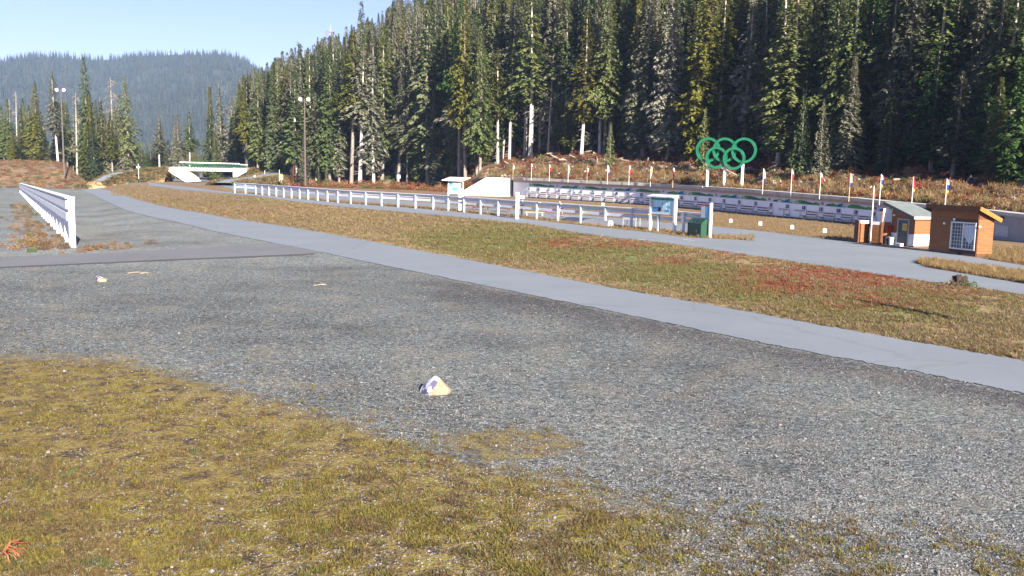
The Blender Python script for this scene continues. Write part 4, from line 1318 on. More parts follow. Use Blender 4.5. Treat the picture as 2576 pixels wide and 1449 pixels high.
# ------------------------------------------------------------------ footbridge
BY = 262.0
def bp3(px, py, dy=0.0): return pd(px, py, BY + dy)
br = thing('footbridge', bp3(528, 456), 'white concrete trail bridge with green railing over an underpass', 'bridge')
o0 = br.location.copy()
def face(pix, depth, dy=0.0):
    mb = MB(); mb.prism([bp3(a, b, dy) for a, b in pix], (0, depth, 0)); return mb
face([(421.5, 420), (471, 420), (471, 430), (497, 456.5), (467, 458), (423, 431)], 3.2, -1.2).build('abutment', 'concrete_pale', br, off=o0)
face([(586, 422.5), (627, 423.2), (626, 430), (611, 437), (592, 448), (586, 448)], 3.2, -1.2).build('abutment', 'concrete_pale', br, off=o0)
face([(466, 431), (496, 456), (500, 456), (500, 432)], .6, 3.4).build('inner_wall', 'concrete', br, off=o0)
mb = MB(); a, b = bp3(471.2, 425, .2), bp3(585.8, 427, .2)
mb.beam(a, b, 1.0, 1.08); mb.build('deck_girder', 'concrete_pale', br, off=o0)
mb = MB(); mb.beam(bp3(471.2, 420.5, 2.2), bp3(585.8, 422.5, 2.2), 3.6, .25); mb.build('deck', 'concrete', br, off=o0)
for i in range(24):
    t = i / 23
    p = bp3(452 + 171 * t, 423, -.85); h = bp3(452 + 171 * t, 409 + 4.5 * t, -.85).z
    mb = MB(); mb.box((p.x, p.y, (p.z + h) / 2), (.12, .12, h - p.z - .02)); mb.build('railing_post', 'bridgegreen', br, off=o0)
    if 3 <= i <= 17:
        mb = MB(); mb.box((p.x, BY - .42, p.z - .45), (.1, .16, .75)); mb.build('bracket', 'bridgegreen', br, off=o0)
for fr0, nm, mt_ in ((0.0, 'top_rail', 'white'), (.38, 'mid_rail', 'bridgegreen'), (.7, 'low_rail', 'bridgegreen')):
    a = bp3(452, 408 + 14 * fr0, -1.0); b = bp3(603, 412 + 11 * fr0, -1.0); c = bp3(604, 414 + 9 * fr0, -1.0); d = bp3(623.5, 414.6 + 9 * fr0, -1.0)
    mb = MB(); mb.beam(a, b, .12, .26 if fr0 == 0 else .12); mb.build(nm, mt_, br, off=o0)
    mb = MB(); mb.beam(c, d, .12, .2 if fr0 == 0 else .12); mb.build(nm, mt_, br, off=o0)

BANKS = []
def bank(name, pts, width, run, mname, path=True, pz_=.05):
    """raised earth bank with the path on top"""
    n = len(pts)
    V = []; PV = []
    for i, p in enumerate(pts):
        d = pts[min(i + 1, n - 1)] - pts[max(i - 1, 0)]
        s = Vector((d.y, -d.x, 0)).normalized()
        for k, q in ((-1, 2), (-1, 1), (1, 1), (1, 2)):
            w = width / 2 + .5
            g_ = p + s * k * w
            if q == 2:
                hh = max(p.z + .3, 0) * run
                g_ = p + s * k * (w + hh)
                V.append((g_.x, g_.y, min(float(terr(g_.x, g_.y)), p.z) - .25))
            else:
                V.append((g_.x, g_.y, p.z))
        for k in (-1, 0, 1):
            g_ = p + s * k * width / 2
            PV.append((g_.x, g_.y, p.z + pz_))
    o = link(name, np_mesh(name, V, grid_faces(n, 4), mname)); o['kind'] = 'structure'
    BANKS.append(np.array(V).reshape(n, 4, 3))
    if path:
        o2 = link(name.replace('bank', 'path'), np_mesh('ramp', PV, grid_faces(n, 3), 'asphalt')); o2['kind'] = 'structure'
def smooth_pts(P, n=40):
    P = np.array([tuple(p) for p in P]); t = np.linspace(0, 1, len(P)); T = np.linspace(0, 1, n)
    return [Vector((float(np.interp(q, t, P[:, 0])), float(np.interp(q, t, P[:, 1])), float(np.interp(q, t, P[:, 2])))) for q in T]
j0_ = gz(214, 473)
bank('ramp_bank', smooth_pts([j0_ + Vector((0, 0, .0)), pd(244, 458, 252), pd(275, 443, 255), pd(305, 433.5, 258), pd(345, 427.5, 260.5), pd(385, 423.5, 262), pd(424, 420.8, 263)], 60), 5.0, 1.7, 'embank')
bank('climb_bank', smooth_pts([pd(561, 460, 227), pd(592, 452, 232), pd(640, 447, 240), pd(678, 440, 247), pd(702, 434, 256), pd(730, 431, 270)], 50), 5.0, 1.8, 'embank')
bank('deck_bank', smooth_pts([pd(626, 423.5, 264), pd(665, 425.5, 265), pd(700, 430, 268), pd(740, 433, 275)], 30), 5.0, 1.6, 'embank', False)

P, S, I = [], [], []
for B_ in BANKS:
    n_ = 1500
    i = rng.integers(0, len(B_) - 1, n_); f = rng.random(n_)[:, None]; g = (rng.random(n_) ** .8)[:, None]
    for c0, c1 in ((0, 1), (3, 2)):
        q = (B_[i, c0] * (1 - f) + B_[i + 1, c0] * f) * (1 - g) + (B_[i, c1] * (1 - f) + B_[i + 1, c1] * f) * g
        P.append(q); s_ = rng.uniform(.7, 1.6, n_); S.append(np.stack([s_ * 1.6, s_ * 1.6, s_ * .8], -1)); I.append(rng.choice(5, n_, p=[.34, .3, .2, .08, .08]))
bt = tt + [bush('bank_bush', 51, 'shrubbrown', 60, .5, .4), bush('bank_bush', 52, 'shrubgreen', 50, .5, .35)]
P = np.concatenate(P)
gn_scatter('bank_grass', P, rots(len(P), .1), np.concatenate(S), bt, np.concatenate(I), 'dry brown grass on the earth banks beside the footbridge')

# ------------------------------------------------------------------ shooting range wall
root = thing('range_wall', wall_xy(1286), 'long concrete target wall with white boards and painted band under a roof edge', 'wall')
o0 = root.location.copy()
wpx = np.arange(1290, 2345, 15.0)
def wframe(px):
    p = wall_xy(px); q = wall_xy(px + 6); d = (q - p).normalized()
    return p, d, Vector((d.y, -d.x, 0))     # point, along (to the right), outward normal (to the camera)
def wall_band(f0, f1, outw, thick, px0, px1, mname, name, parent=None, root_=None):
    """slab of the wall between height fractions f0..f1, proud by outw"""
    mb = MB()
    xs = np.linspace(px0, px1, max(2, int((px1 - px0) / 12) + 1))
    rows = []
    for x in xs:
        p, d, nr = wframe(x); h = wall_top(x)
        a = p + nr * outw; b = p + nr * (outw - thick)
        rows.append([(a.x, a.y, h * f0), (a.x, a.y, h * f1), (b.x, b.y, h * f1), (b.x, b.y, h * f0)])
    V = [q for r_ in rows for q in r_]
    Fs = []
    for i in range(len(rows) - 1):
        for k in range(4):
            k2 = (k + 1) % 4
            Fs.append((i * 4 + k, i * 4 + k2, (i + 1) * 4 + k2, (i + 1) * 4 + k))
    Fs.append((3, 2, 1, 0)); e = (len(rows) - 1) * 4; Fs.append((e, e + 1, e + 2, e + 3))
    mb.add(V, Fs)
    return mb.build(name, mname, parent or root, off=o0)
PXE = 2640
wall_band(-.05, .86, 0, .5, 1290, 2262, 'rangewhite', 'backing_wall')
edge = np.linspace(1286, PXE, 15)
for a, b in zip(edge[:-1], edge[1:]):
    wall_band(.875, 1.0, .6, 1.3, a + .25, b - .25, 'concrete', 'roof_edge_beam')
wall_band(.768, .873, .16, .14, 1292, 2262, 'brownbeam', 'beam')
wall_band(.0, .055, .10, .09, 1330, 2262, 'dgrey', 'base_board')
for i, (a, b) in enumerate(zip(np.linspace(1330, 2262, 17)[:-1], np.linspace(1330, 2262, 17)[1:])):
    wall_band(.075, .575, .055, .05, a + .3, b - .3, 'rangewhite', 'white_board')
# painted band: pale boards with green hills and blue peaks, repeated with grey boards that carry small rings
def wpt(px, f, outw):
    p, d, nr = wframe(px); return Vector((p.x + nr.x * outw, p.y + nr.y * outw, wall_top(px) * f))
def ring_marks(mb, px, f, outw, w, mi):
    for k, (dx, dz) in enumerate(((-1, .1), (0, .1), (1, .1), (-.5, -.14), (.5, -.14))):
        p, d, nr = wframe(px)
        c = wpt(px, f, outw) + d * dx * w + Vector((0, 0, dz * w * 2.4))
        pts = [c + d * math.cos(t) * w * .46 + Vector((0, 0, math.sin(t) * w * .46)) for t in np.linspace(0, 2 * math.pi, 13)]
        mb.tube(pts, .02, 3, mi)
mur = np.linspace(1330, 2262, 15)
for i, (a, b) in enumerate(zip(mur[:-1], mur[1:])):
    o = wall_band(.585, .758, .06, .05, a + .2, b - .2, 'muralgrey', 'mural_panel')
    mb = MB()
    w_ = b - a
    def poly(frs, mi, k):
        mb.prism([wpt(a + w_ * fx, .59 + .163 * fz, .066 + .004 * k) for fx, fz in frs], (wframe(a)[2] * .003), mi)
    if i % 2 == 0:
        poly([(.03, 0), (.03, .45), (.2, .9), (.45, .8), (.7, .35), (.95, .6), (.97, 0)], 0, 0)
        poly([(.25, .3), (.35, .85), (.6, .55), (.9, .2), (.6, .1)], 1, 1)
        poly([(.70, .25), (.82, .75), (.93, .45), (.85, .2)], 0, 2)
        poly([(.05, .1), (.12, .5), (.2, .2)], 4, 3)
        mb.build('mural_print', ['muralgreen', 'muraldark', 'muralblue', 'muralteal', 'muralgrey'], o, off=o0)
    else:
        poly([(.22, 0), (.30, .4), (.45, .75), (.6, .5), (.7, 0)], 0, 0)
        poly([(.20, 0), (.27, .45), (.34, .55), (.42, .1)], 2, 1)
        poly([(.50, 0), (.72, .75), (.84, .95), (.97, .15), (.9, 0)], 3, 2)
        poly([(.60, .1), (.75, .6), (.82, .5), (.7, .1)], 2, 3)
        poly([(.84, .7), (.90, .5), (.94, .25), (.86, .15)], 4, 4)
        ring_marks(mb, a + w_ * .08, .675, .075, .16, 5)
        mb.build('mural_print', ['muralgreen', 'muraldark', 'muralblue', 'muralteal', 'muralgrey', 'ink'], o, off=o0)
# end walls
p, d, nr = wframe(1287)
hE = wall_top(1287)
mb = MB(); mb.prism([p + d * 0, p + nr * 1.3, p + nr * 1.3 + Vector((0, 0, hE * .87)), p + Vector((0, 0, hE * .87))], d * -.35)
mb.build('end_wall', 'concrete', root, off=o0)
wg = thing('wing_wall', pz(1222, 492), 'bright white sloping concrete wing wall at the end of the range', 'wall')
wp = [(1157, 492), (1157, 485), (1163, 482), (1223, 447), (1250, 447), (1285.5, 449.5), (1285.5, 494.5)]
WY = wall_xy(1286).y - .9
mb = MB(); mb.prism([pd(a, b, WY) for a, b in wp], (0, .5, 0))
mb.build('wall_slab', 'concrete_pale', wg, off=wg.location)
mb = MB(); mb.prism([pd(a, b, WY - .1) for a, b in [(1156, 486), (1163, 483.2), (1223.5, 448.2), (1250, 448.2), (1286, 450.6), (1286, 448.4), (1250, 446), (1222.5, 446), (1162, 481)]], (0, .75, 0))
mb.build('coping', 'concrete', wg, off=wg.location)

# the far concrete building end behind the large hut
cb = thing('concrete_building', wall_xy(2520), 'grey concrete range building end behind the larger brown hut', 'building')
o1 = cb.location.copy()
wall_band(-.05, .873, .5, .5, 2440, PXE, 'concrete_wet', 'wall', cb)
for c_ in cb.children: c_.location = o0 - o1
p, d, nr = wframe(2506); h = wall_top(2506)
mb = MB(); mb.prism([wpt(2497, .0, .56), wpt(2509, .0, .56), wpt(2509, .62, .56), wpt(2497, .62, .56)], nr * .05); dr = mb.build('door', 'dgrey', cb, off=o1)
mb = MB(); mb.prism([wpt(2500, .42, .625), wpt(2504, .42, .625), wpt(2504, .5, .625), wpt(2500, .5, .625)], nr * .01); mb.build('notice', 'paleyellow', dr, off=o1)
mb = MB(); mb.prism([wpt(2514, .14, .505), wpt(2548, .12, .505), wpt(2548, .50, .505), wpt(2514, .52, .505)], nr * .02); mb.build('pale_panel', 'lgrey', cb, off=o1)
mb = MB(); mb.box(tuple(wpt(2532, .78, .6)), (.3, .25, .25)); mb.build('wall_lamp', 'black', cb, off=o1)

# lane markers and targets
lane_px = [1389, 1414.4, 1440.8, 1468.5, 1497.4, 1526.3, 1556.4, 1586.4, 1619, 1650, 1684, 1719, 1754, 1790, 1826, 1864, 1901, 1941, 1984, 2024, 2067, 2110, 2155, 2201, 2247, 2294]
lane_px = [x * .9583 for x in lane_px]
def text_mesh(s, size):
    cu = bpy.data.curves.new('digits', 'FONT'); cu.body = s; cu.size = size; cu.align_x = 'CENTER'; cu.align_y = 'CENTER'; cu.extrude = .004; cu.resolution_u = 2
    o = bpy.data.objects.new('digits', cu)
    C.objects.link(o)
    dg_ = bpy.context.evaluated_depsgraph_get()
    me = bpy.data.meshes.new_from_object(o.evaluated_get(dg_))
    bpy.data.objects.remove(o)
    me.materials.clear(); me.materials.append(M['white'])
    return me
hm = 3.2
for i, px in enumerate(lane_px):
    num = 30 - i
    p, d, nr = wframe(px); h = wall_top(px)
    rz = math.atan2(d.y, d.x)
    pitch_ = (wall_xy(lane_px[min(i + 1, 25)]) - wall_xy(lane_px[max(i - 1, 0)])).length / (2 if 0 < i < 25 else 1)
    t = thing('lane_marker', p + nr * .14, 'lane board on the range wall with small plate numbered %d' % num, 'lane marker', 'lane boards along the range wall', rz)
    s = h / hm
    def lb(c, dm, name, m_, par=None):
        mb = MB(); mb.box((c[0], c[1], c[2] * s), (dm[0], dm[1], dm[2] * s)); return mb.build(name, m_, par or t)
    pl = lb((.05, -.03, 1.45), (.52, .03, .42), 'number_plate', 'plate')
    tm_ = text_mesh(str(num), .40)
    q = link('number', tm_, pl, (.05, -.055, 1.45 * s)); q.rotation_euler = (R(90), 0, 0)
    wide_ = 2.3 if num in (10, 9) else 1.15
    cx = -.55 if num in (10, 9) else 0
    nb_ = lb((cx, -.05, 1.06), (wide_, .04, .24), 'name_board', 'white')
    mb = MB()
    nl = 13 if wide_ > 2 else 7
    for k in range(nl):
        x = cx + (k - (nl - 1) / 2) * .14
        mb.box((x, -.073, 1.06 * s), (.075 + .02 * ((k * 7 + num) % 3), .004, .10 * s))
    mb.build('lettering', 'ink', nb_)
    lb((-.56, -.02, .5), (.06, .05, .8), 'leg', 'lgrey'); lb((.56, -.02, .5), (.06, .05, .8), 'leg', 'lgrey')
    lb((0, -.02, .47), (1.0, .04, .05), 'crossbar', 'dgrey')
    lb((.25, -.04, .36), (.5, .05, .12), 'crank_box', 'dgrey')
    if i < 25 and num not in (10, 11) and num != 10:
        mid = (px + lane_px[i + 1]) / 2
        p2, d2, n2 = wframe(mid)
        t2 = thing('shooting_target', p2 + n2 * .14, 'striped shooting target box between lane plates %d and %d' % (num, num - 1), 'target', 'target boxes along the range wall', math.atan2(d2.y, d2.x))
        wv = max(.7, pitch_ - 1.35)
        for c, dm, nm, m_ in (((0, -.02, .78), (wv, .05, .62), 'casing', 'white'), ((0, -.05, .99), (wv - .03, .012, .13), 'stripe', 'stripe'), ((0, -.05, .68), (wv - .03, .012, .13), 'stripe', 'stripe'), ((0, -.02, .3), (wv * .9, .05, .3), 'skirt', 'lgrey')):
            mb = MB(); mb.box((c[0], c[1], c[2] * s), (dm[0], dm[1], dm[2] * s)); mb.build(nm, m_, t2)

# flags along the roof edge
fl = [(1358, 6), (1405, 0), (1452, 0), (1501.5, 1), (1551, 2), (1604.5, 3), (1661, 0), (1720, 1), (1779, 0), (2017, 3), (2090, 0), (2166, 0), (2246, 3), (2327, 4), (2412, 5), (2500, 4)]
sch = {0: (['whiteflag', 'redflag', 'redflag'], 'red and white'), 1: (['whiteflag', 'yellowflag', 'whiteflag'], 'white and yellow'), 2: (['redflag', 'whiteflag', 'redflag'], 'red, white and red'), 3: (['whiteflag', 'whiteflag', 'blueflag'], 'white and blue'), 4: (['whiteflag', 'blueflag', 'yellowflag'], 'blue and yellow'), 5: (['redflag', 'redflag', 'yellowflag'], 'bright red'), 6: (['redflag', 'whiteflag', 'whiteflag'], 'faded red')}
for i, (x, sc) in enumerate(fl):
    px = x * .9583
    p, d, nr = wframe(px); zt = wall_top(px)
    lab = 'furled %s flag, %s pole from the wing wall along the roof' % (sch[sc][1], ORD[i])
    t = thing('flagpole', (p.x + nr.x * 1.02, p.y + nr.y * 1.02, zt - .45), lab, 'flag', 'flags along the range roof edge', random.uniform(-.3, .3))
    Hp = 3.1 + random.uniform(-.15, .2)
    mb = MB(); mb.tube([(0, 0, 0), (.01, 0, Hp * .5), (0, .01, Hp)], [.04, .035, .025], 6); mb.build('pole', 'white' if i % 4 else 'palewood', t)
    mb = MB(); mb.box((0, .07, .25), (.14, .12, .3)); mb.build('bracket', 'dgrey', t)
    L_ = 1.5 + random.uniform(-.2, .25)
    mb = MB(); ns = 9; V = []
    for k in range(ns + 1):
        z = Hp - .05 - L_ * k / ns; w = .08 + .16 * math.sin(math.pi * min(1, (k + .6) / ns)) * random.uniform(.75, 1.2)
        for j in range(5):
            V.append((.04 + w * j / 4, .07 * math.sin(j * 2.2 + k * .5), z - .1 * j / 4))
    Fs = []; ms = []
    for k in range(ns):
        for j in range(4):
            Fs.append((k * 5 + j, k * 5 + j + 1, (k + 1) * 5 + j + 1, (k + 1) * 5 + j))
            ms.append(min(2, int(3 * k / ns)))
    mb.add(V, Fs); mb.m = ms
    cols = sch[sc][0]; mats_ = [cols[0], cols[1], cols[2]]
    mb.build('flag', mats_, t, normals=False)

# rings sculpture
rp, rd, rn = wframe(1828)
zt = wall_top(1828)
RY = rp.y
base = Vector((rp.x, rp.y, zt))
rs = thing('rings_sculpture', Vector((rp.x, ring_y(1828), zt)), 'green five ring Olympic emblem sculpture on three white posts above the range', 'sculpture')
o1 = rs.location.copy()
cxy = [(1781.5, 377, 30.3), (1823.5, 377.5, 30.3), (1872, 378.5, 31.3), (1802.5, 396.5, 27), (1847, 398.5, 27.5)]
CA, SA = math.cos(R(28)), math.sin(R(28))
for k, (px, py, rpx) in enumerate(cxy):
    Yk = ring_y(px) + (.2 if k < 3 else -.15)
    c = pd(px, py, Yk)
    sc_ = Yk / F
    Ro = rpx * sc_; Ri = Ro - .31; dp = .42
    mb = MB(); V = []; Fs = []
    NS = 48
    for q in range(NS):
        t = 2 * math.pi * q / NS
        for rad, yy in ((Ro, -dp / 2), (Ro, dp / 2), (Ri, dp / 2), (Ri, -dp / 2)):
            V.append((c.x + rad * math.cos(t) * CA + yy * SA, c.y - rad * math.cos(t) * SA + yy * CA, c.z + rad * math.sin(t)))
    for q in range(NS):
        for j in range(4):
            Fs.append((q * 4 + j, q * 4 + (j + 1) % 4, ((q + 1) % NS) * 4 + (j + 1) % 4, ((q + 1) % NS) * 4 + j))
    mb.add(V, Fs)
    rg = mb.build('ring', 'ringgreen', rs, off=o1)
    rim = MB()
    for rad in (Ro, Ri):
        pts = [(c.x + rad * math.cos(t) * CA - dp / 2 * SA, c.y - rad * math.cos(t) * SA - dp / 2 * CA, c.z + rad * math.sin(t)) for t in np.linspace(0, 2 * math.pi, 49)]
        rim.tube(pts, .028, 4)
    rim.build('rim', 'ringgreen', rg, off=o1)
for px0, px1, ytop in ((1778.5, 1780.5, 417), (1821.5, 1824, 400), (1866, 1868.5, 405)):
    wz = wall_top(px0) - .1
    a = pd(px0, 469.5, ring_y(px0) + .1); b = pd(px1, ytop, ring_y(px0) + .1)
    a.z = float(hill(a.x, a.y)) + .02
    a.x = (a.x + b.x) / 2; b.x = a.x
    mb = MB(); mb.box((a.x, a.y, (a.z + b.z) / 2), (.34, .3, b.z - a.z)); pst = mb.build('post', 'white', rs, off=o1)
    mb = MB(); mb.box((a.x, a.y, a.z + .02), (1.5, .7, .14)); mb.build('base_plate', 'white', pst, off=o1)

# ------------------------------------------------------------------ huts at the end of the range
def hut(nm, label, pl, Yl, pr, Yr, depth, zf_l, zf_r, roof_kind):
    a = Vector(((pl - 1288) / F * Yl, Yl, 0)); b = Vector(((pr - 1288) / F * Yr, Yr, 0))
    rz = math.atan2((b - a).y, (b - a).x)
    return thing(nm, a, label, 'hut', None, rz), (b - a).length
# local frame: x along the front to the right, y into the building, z up
BH, W2 = hut('wooden_hut', 'larger brown plank hut with white lattice window and lean-to roof', 2335, 63.9, 2456, 60.2, 0, 0, 0, '')
D2, H2, HB = 1.35, 3.0, 2.45
mb = MB(); mb.hexa([(0, .06, 0), (W2, .06, 0), (W2, D2, 0), (0, D2, 0), (0, .06, H2), (W2, .06, H2), (W2, D2, HB), (0, D2, HB)])
core = mb.build('wall', 'cedar_trim', BH)
nrow = 15
wx0, wx1, wz0, wz1 = W2 * .47, W2 * .955, .42, 2.18
for k in range(nrow):
    z = .17 + k * (H2 - .17) / nrow; hh = (H2 - .17) / nrow
    spans = [(0.0, W2 - .085)]
    if z + hh > wz0 - .1 and z < wz1 + .1:
        spans = [(0.0, wx0 - .085)]
    for x0, x1 in spans:
        mb = MB(); mb.hexa([(x0, -.012, z), (x1, -.012, z), (x1, .062, z), (x0, .062, z), (x0, .02, z + hh + .01), (x1, .02, z + hh + .01), (x1, .062, z + hh + .01), (x0, .062, z + hh + .01)])
        mb.build('plank', 'cedar', BH)
    zs = lambda y: H2 + (HB - H2) * y / D2
    if z + hh < HB:
        mb = MB(); mb.hexa([(W2 + .045, .0, z), (W2 + .045, D2, z), (W2 - .002, D2, z), (W2 - .002, .0, z), (W2 + .012, .0, z + hh + .01), (W2 + .012, D2, z + hh + .01), (W2 - .002, D2, z + hh + .01), (W2 - .002, 0, z + hh + .01)])
        mb.build('plank', 'cedar', BH)
mb = MB(); mb.box((W2 - .04, -.01, H2 / 2), (.08, .06, H2 - .02)); mb.build('corner_board', 'cedar_trim', BH)
mb = MB(); mb.box((W2 / 2, -.004, .07), (W2 - .1, .05, .18)); mb.build('base_board', 'dgrey', BH)
mb = MB(); mb.box((W2 * .68, -.04, .12), (.34, .03, .09)); mb.build('vent', 'black', BH)
win = MB(); cx, cz, ww, wh = (wx0 + wx1) / 2, (wz0 + wz1) / 2, wx1 - wx0, wz1 - wz0
for c, dm in (((cx, -.03, wz0), (ww + .1, .1, .09)), ((cx, -.03, wz1), (ww + .1, .1, .09)), ((wx0, -.03, cz), (.09, .1, wh - .1)), ((wx1, -.03, cz), (.09, .1, wh - .1)), ((cx, -.028, cz), (.07, .09, wh - .1))):
    win.box(c, dm)
wf = win.build('window', 'frame', BH)
for x0, x1, mm in ((wx0 + .045, cx - .035, 'glass'), (cx + .035, wx1 - .045, 'glass')):
    mb = MB(); mb.box(((x0 + x1) / 2, .015, cz), (x1 - x0, .012, wh - .1)); mb.build('pane', mm, wf)
    for k in range(1, 4):
        mb = MB(); mb.box((x0 + (x1 - x0) * k / 4, -.002, cz), (.022, .014, wh - .1)); mb.build('lattice_bar', 'frame', wf)
    for k in range(1, 7):
        mb = MB(); mb.box(((x0 + x1) / 2, -.012, wz0 + .05 + (wh - .1) * k / 7), (x1 - x0, .005, .022)); mb.build('lattice_bar', 'frame', wf)
mb = MB()
nf = 13
xs0, xs1 = cx + .05, wx1 - .1
for k in range(nf):
    x = xs0 + (xs1 - xs0) * k / (nf - 1)
    mb.v += [(x, .004 + .0 * (k % 2), wz1 - .12), (x + .02 * math.sin(k), .004, wz0 + .35 + .5 * abs(k - 7) / 7)]
mb.f += [(2 * k, 2 * k + 1, 2 * k + 3, 2 * k + 2) for k in range(nf - 1)]; mb.m += [0] * (nf - 1)
mb.build('curtain', 'curtain', wf, normals=False)
# roof: high at the front, falling to the back, with a bright rake board at the right end
ov = .28
def roofz(y): return H2 + .05 + (HB - H2) * y / D2
mb = MB(); mb.hexa([(-.2, -ov, roofz(-ov)), (W2 + .32, -ov, roofz(-ov)), (W2 + .32, D2 + .3, roofz(D2 + .3)), (-.2, D2 + .3, roofz(D2 + .3))] + [(-.2, -ov, roofz(-ov) + .1), (W2 + .32, -ov, roofz(-ov) + .1), (W2 + .32, D2 + .3, roofz(D2 + .3) + .1), (-.2, D2 + .3, roofz(D2 + .3) + .1)])
rf = mb.build('roof', 'cedar_trim', BH)
mb = MB(); mb.box((W2 / 2 + .06, -ov - .03, roofz(-ov) - .0), (W2 + .52, .045, .30)); mb.build('fascia', 'cedar_trim', rf)
mb = MB(); mb.beam((W2 + .345, -ov - .05, roofz(-ov) + .02), (W2 + .345, D2 + .32, roofz(D2 + .32) + .02), .045, .27); mb.build('rake_board', 'rake', rf)
for x, z in ((W2 * .33, 2.05), (W2 * .53, 2.36)):
    mb = MB(); mb.tube([(x, -.02, z), (x, -.16, z)], [.06, .085], 10); mb.build('wall_lamp', 'lamp', BH)
mb = MB(); mb.tube([(W2 + .02, .1, 2.0), (W2 + .14, -.02, 1.98)], [.05, .08], 10); mb.build('wall_lamp', 'lamp', BH)

SH, W1 = hut('wooden_hut', 'smaller cedar hut with grey door, white lower walls and sloping grey roof', 2229, 70.4, 2296, 67.7, 0, 0, 0, '')
D1, HL, HR = 1.75, 3.05, 2.2
def h1(x): return HL + (HR - HL) * x / W1
mb = MB(); mb.hexa([(0, .05, 0), (W1, .05, 0), (W1, D1, 0), (0, D1, 0), (0, .05, HL), (W1, .05, HR), (W1, D1, HR), (0, D1, HL)])
mb.build('wall', 'cedar_trim', SH)
dx0, dx1, dz = W1 * .40, W1 * .78, 1.95
wz = .93
for x0, x1 in ((0, dx0 - .07), (dx1 + .07, W1)):
    mb = MB(); mb.box(((x0 + x1) / 2, .02, wz / 2 + .04), (x1 - x0, .06, wz - .08)); mb.build('lower_panel', 'white', SH)
mb = MB(); mb.box((W1 + .02, D1 / 2, wz / 2 + .04), (.05, D1, wz - .08)); mb.build('lower_panel', 'white', SH)
for k in range(13):
    z = wz + k * .16; z2 = z + .165
    xe = W1 if z2 < HR else W1 * (HL - z2) / (HL - HR)
    spans = [(0, xe)]
    if z < dz + .05:
        spans = [(0, dx0 - .08), (dx1 + .08, xe)]
    for x0, x1 in spans:
        if x1 - x0 < .06: continue
        mb = MB(); mb.hexa([(x0, -.005, z), (x1, -.005, z), (x1, .052, z), (x0, .052, z), (x0, .02, z2), (x1, .02, z2), (x1, .052, z2), (x0, .052, z2)])
        mb.build('plank', 'cedar', SH)
    if z2 < HR + .02:
        mb = MB(); mb.hexa([(W1 + .04, .0, z), (W1 + .04, D1, z), (W1 - .002, D1, z), (W1 - .002, 0, z), (W1 + .012, 0, z2), (W1 + .012, D1, z2), (W1 - .002, D1, z2), (W1 - .002, 0, z2)])
        mb.build('plank', 'cedar', SH)
mb = MB()
for c, dm in ((((dx0 + dx1) / 2, 0, dz + .04), (dx1 - dx0 + .14, .09, .07)), ((dx0 - .035, 0, dz / 2), (.07, .09, dz)), ((dx1 + .035, 0, dz / 2), (.07, .09, dz))):
    mb.box(c, dm)
mb.build('door_frame', 'lgrey', SH)
mb = MB(); mb.box(((dx0 + dx1) / 2, .03, dz / 2), (dx1 - dx0 - .004, .05, dz - .01)); dr = mb.build('door', 'door', SH)
mb = MB(); mb.box((dx0 + (dx1 - dx0) * .62, -.0, 1.42), ((dx1 - dx0) * .42, .008, .52)); nt_ = mb.build('notice', 'yellow', dr)
mb = MB()
for k in range(4):
    mb.box((dx0 + (dx1 - dx0) * .62, -.006, 1.26 + k * .09), ((dx1 - dx0) * .3, .003, .025))
mb.build('print', 'ink', nt_)
mb = MB(); mb.tube([(dx0 + .08, .0, .98), (dx0 + .08, -.06, .98), (dx0 + .19, -.06, .98)], .02, 6); mb.build('handle', 'galv', dr)
mb = MB(); mb.hexa([(-.25, -.3, h1(-.25) + .02), (W1 + .25, -.3, h1(W1 + .25) + .02), (W1 + .25, D1 + .35, h1(W1 + .25) + .02), (-.25, D1 + .35, h1(-.25) + .02)] + [(-.25, -.3, h1(-.25) + .12), (W1 + .25, -.3, h1(W1 + .25) + .12), (W1 + .25, D1 + .35, h1(W1 + .25) + .12), (-.25, D1 + .35, h1(-.25) + .12)])
rf = mb.build('roof', 'steelroof', SH)
mb = MB(); mb.beam((-.26, -.325, h1(-.25) + .03), (W1 + .26, -.325, h1(W1 + .25) + .03), .04, .2); mb.build('fascia', 'dgrey', rf)
mb = MB(); mb.box((W1 + .27, D1 / 2, h1(W1 + .25) + .04), (.03, D1 + .66, .16)); mb.build('eave_board', 'white', rf)
for x, z in ((W1 * .14, 2.28), (W1 * .26, 2.28)):
    mb = MB(); mb.tube([(x, 0, z), (x, -.14, z - .03)], [.05, .075], 10); mb.build('wall_lamp', 'lamp', SH)
mb = MB(); mb.box((W1 * .12, -.03, 1.62), (.18, .1, .18)); mb.build('meter_box', 'lgrey', SH)

def hl(root, x, y, z=0):   # a point in a hut's own frame
    return root.matrix_basis @ Vector((x, y, z))
SH.matrix_basis; bpy.context.view_layer.update()
rzS = SH.rotation_euler.z
t = thing('extinguisher_box', hl(SH, W1 * .14, -.18, 0), 'red box mounted on the smaller hut left of its door', 'box', None, rzS)
mb = MB(); mb.box((0, .04, 1.2), (.34, .2, .36)); mb.build('case', 'red', t)
mb = MB(); mb.box((0, -.065, 1.2), (.26, .02, .28)); mb.build('lid', 'red', t)
mb = MB(); mb.box((0, .17, .75), (.05, .05, .7)); mb.build('stem', 'dgrey', t)
t = thing('waste_bin', hl(SH, W1 * .16, -.35, 0), 'small dark grey bin by the smaller hut door', 'bin', None, rzS)
mb = MB(); mb.tube([(0, 0, 0), (0, 0, .62)], [.2, .24], 12); mb.build('body', 'dgrey', t)
mb = MB(); mb.tube([(0, 0, .62), (0, 0, .66), (0, 0, .72)], [.26, .26, .1], 12); mb.build('lid', 'black', t)
t = thing('waste_bin', hl(SH, W1 * .30, -.32, 0), 'small pale grey bin next to the smaller hut door', 'bin', None, rzS)
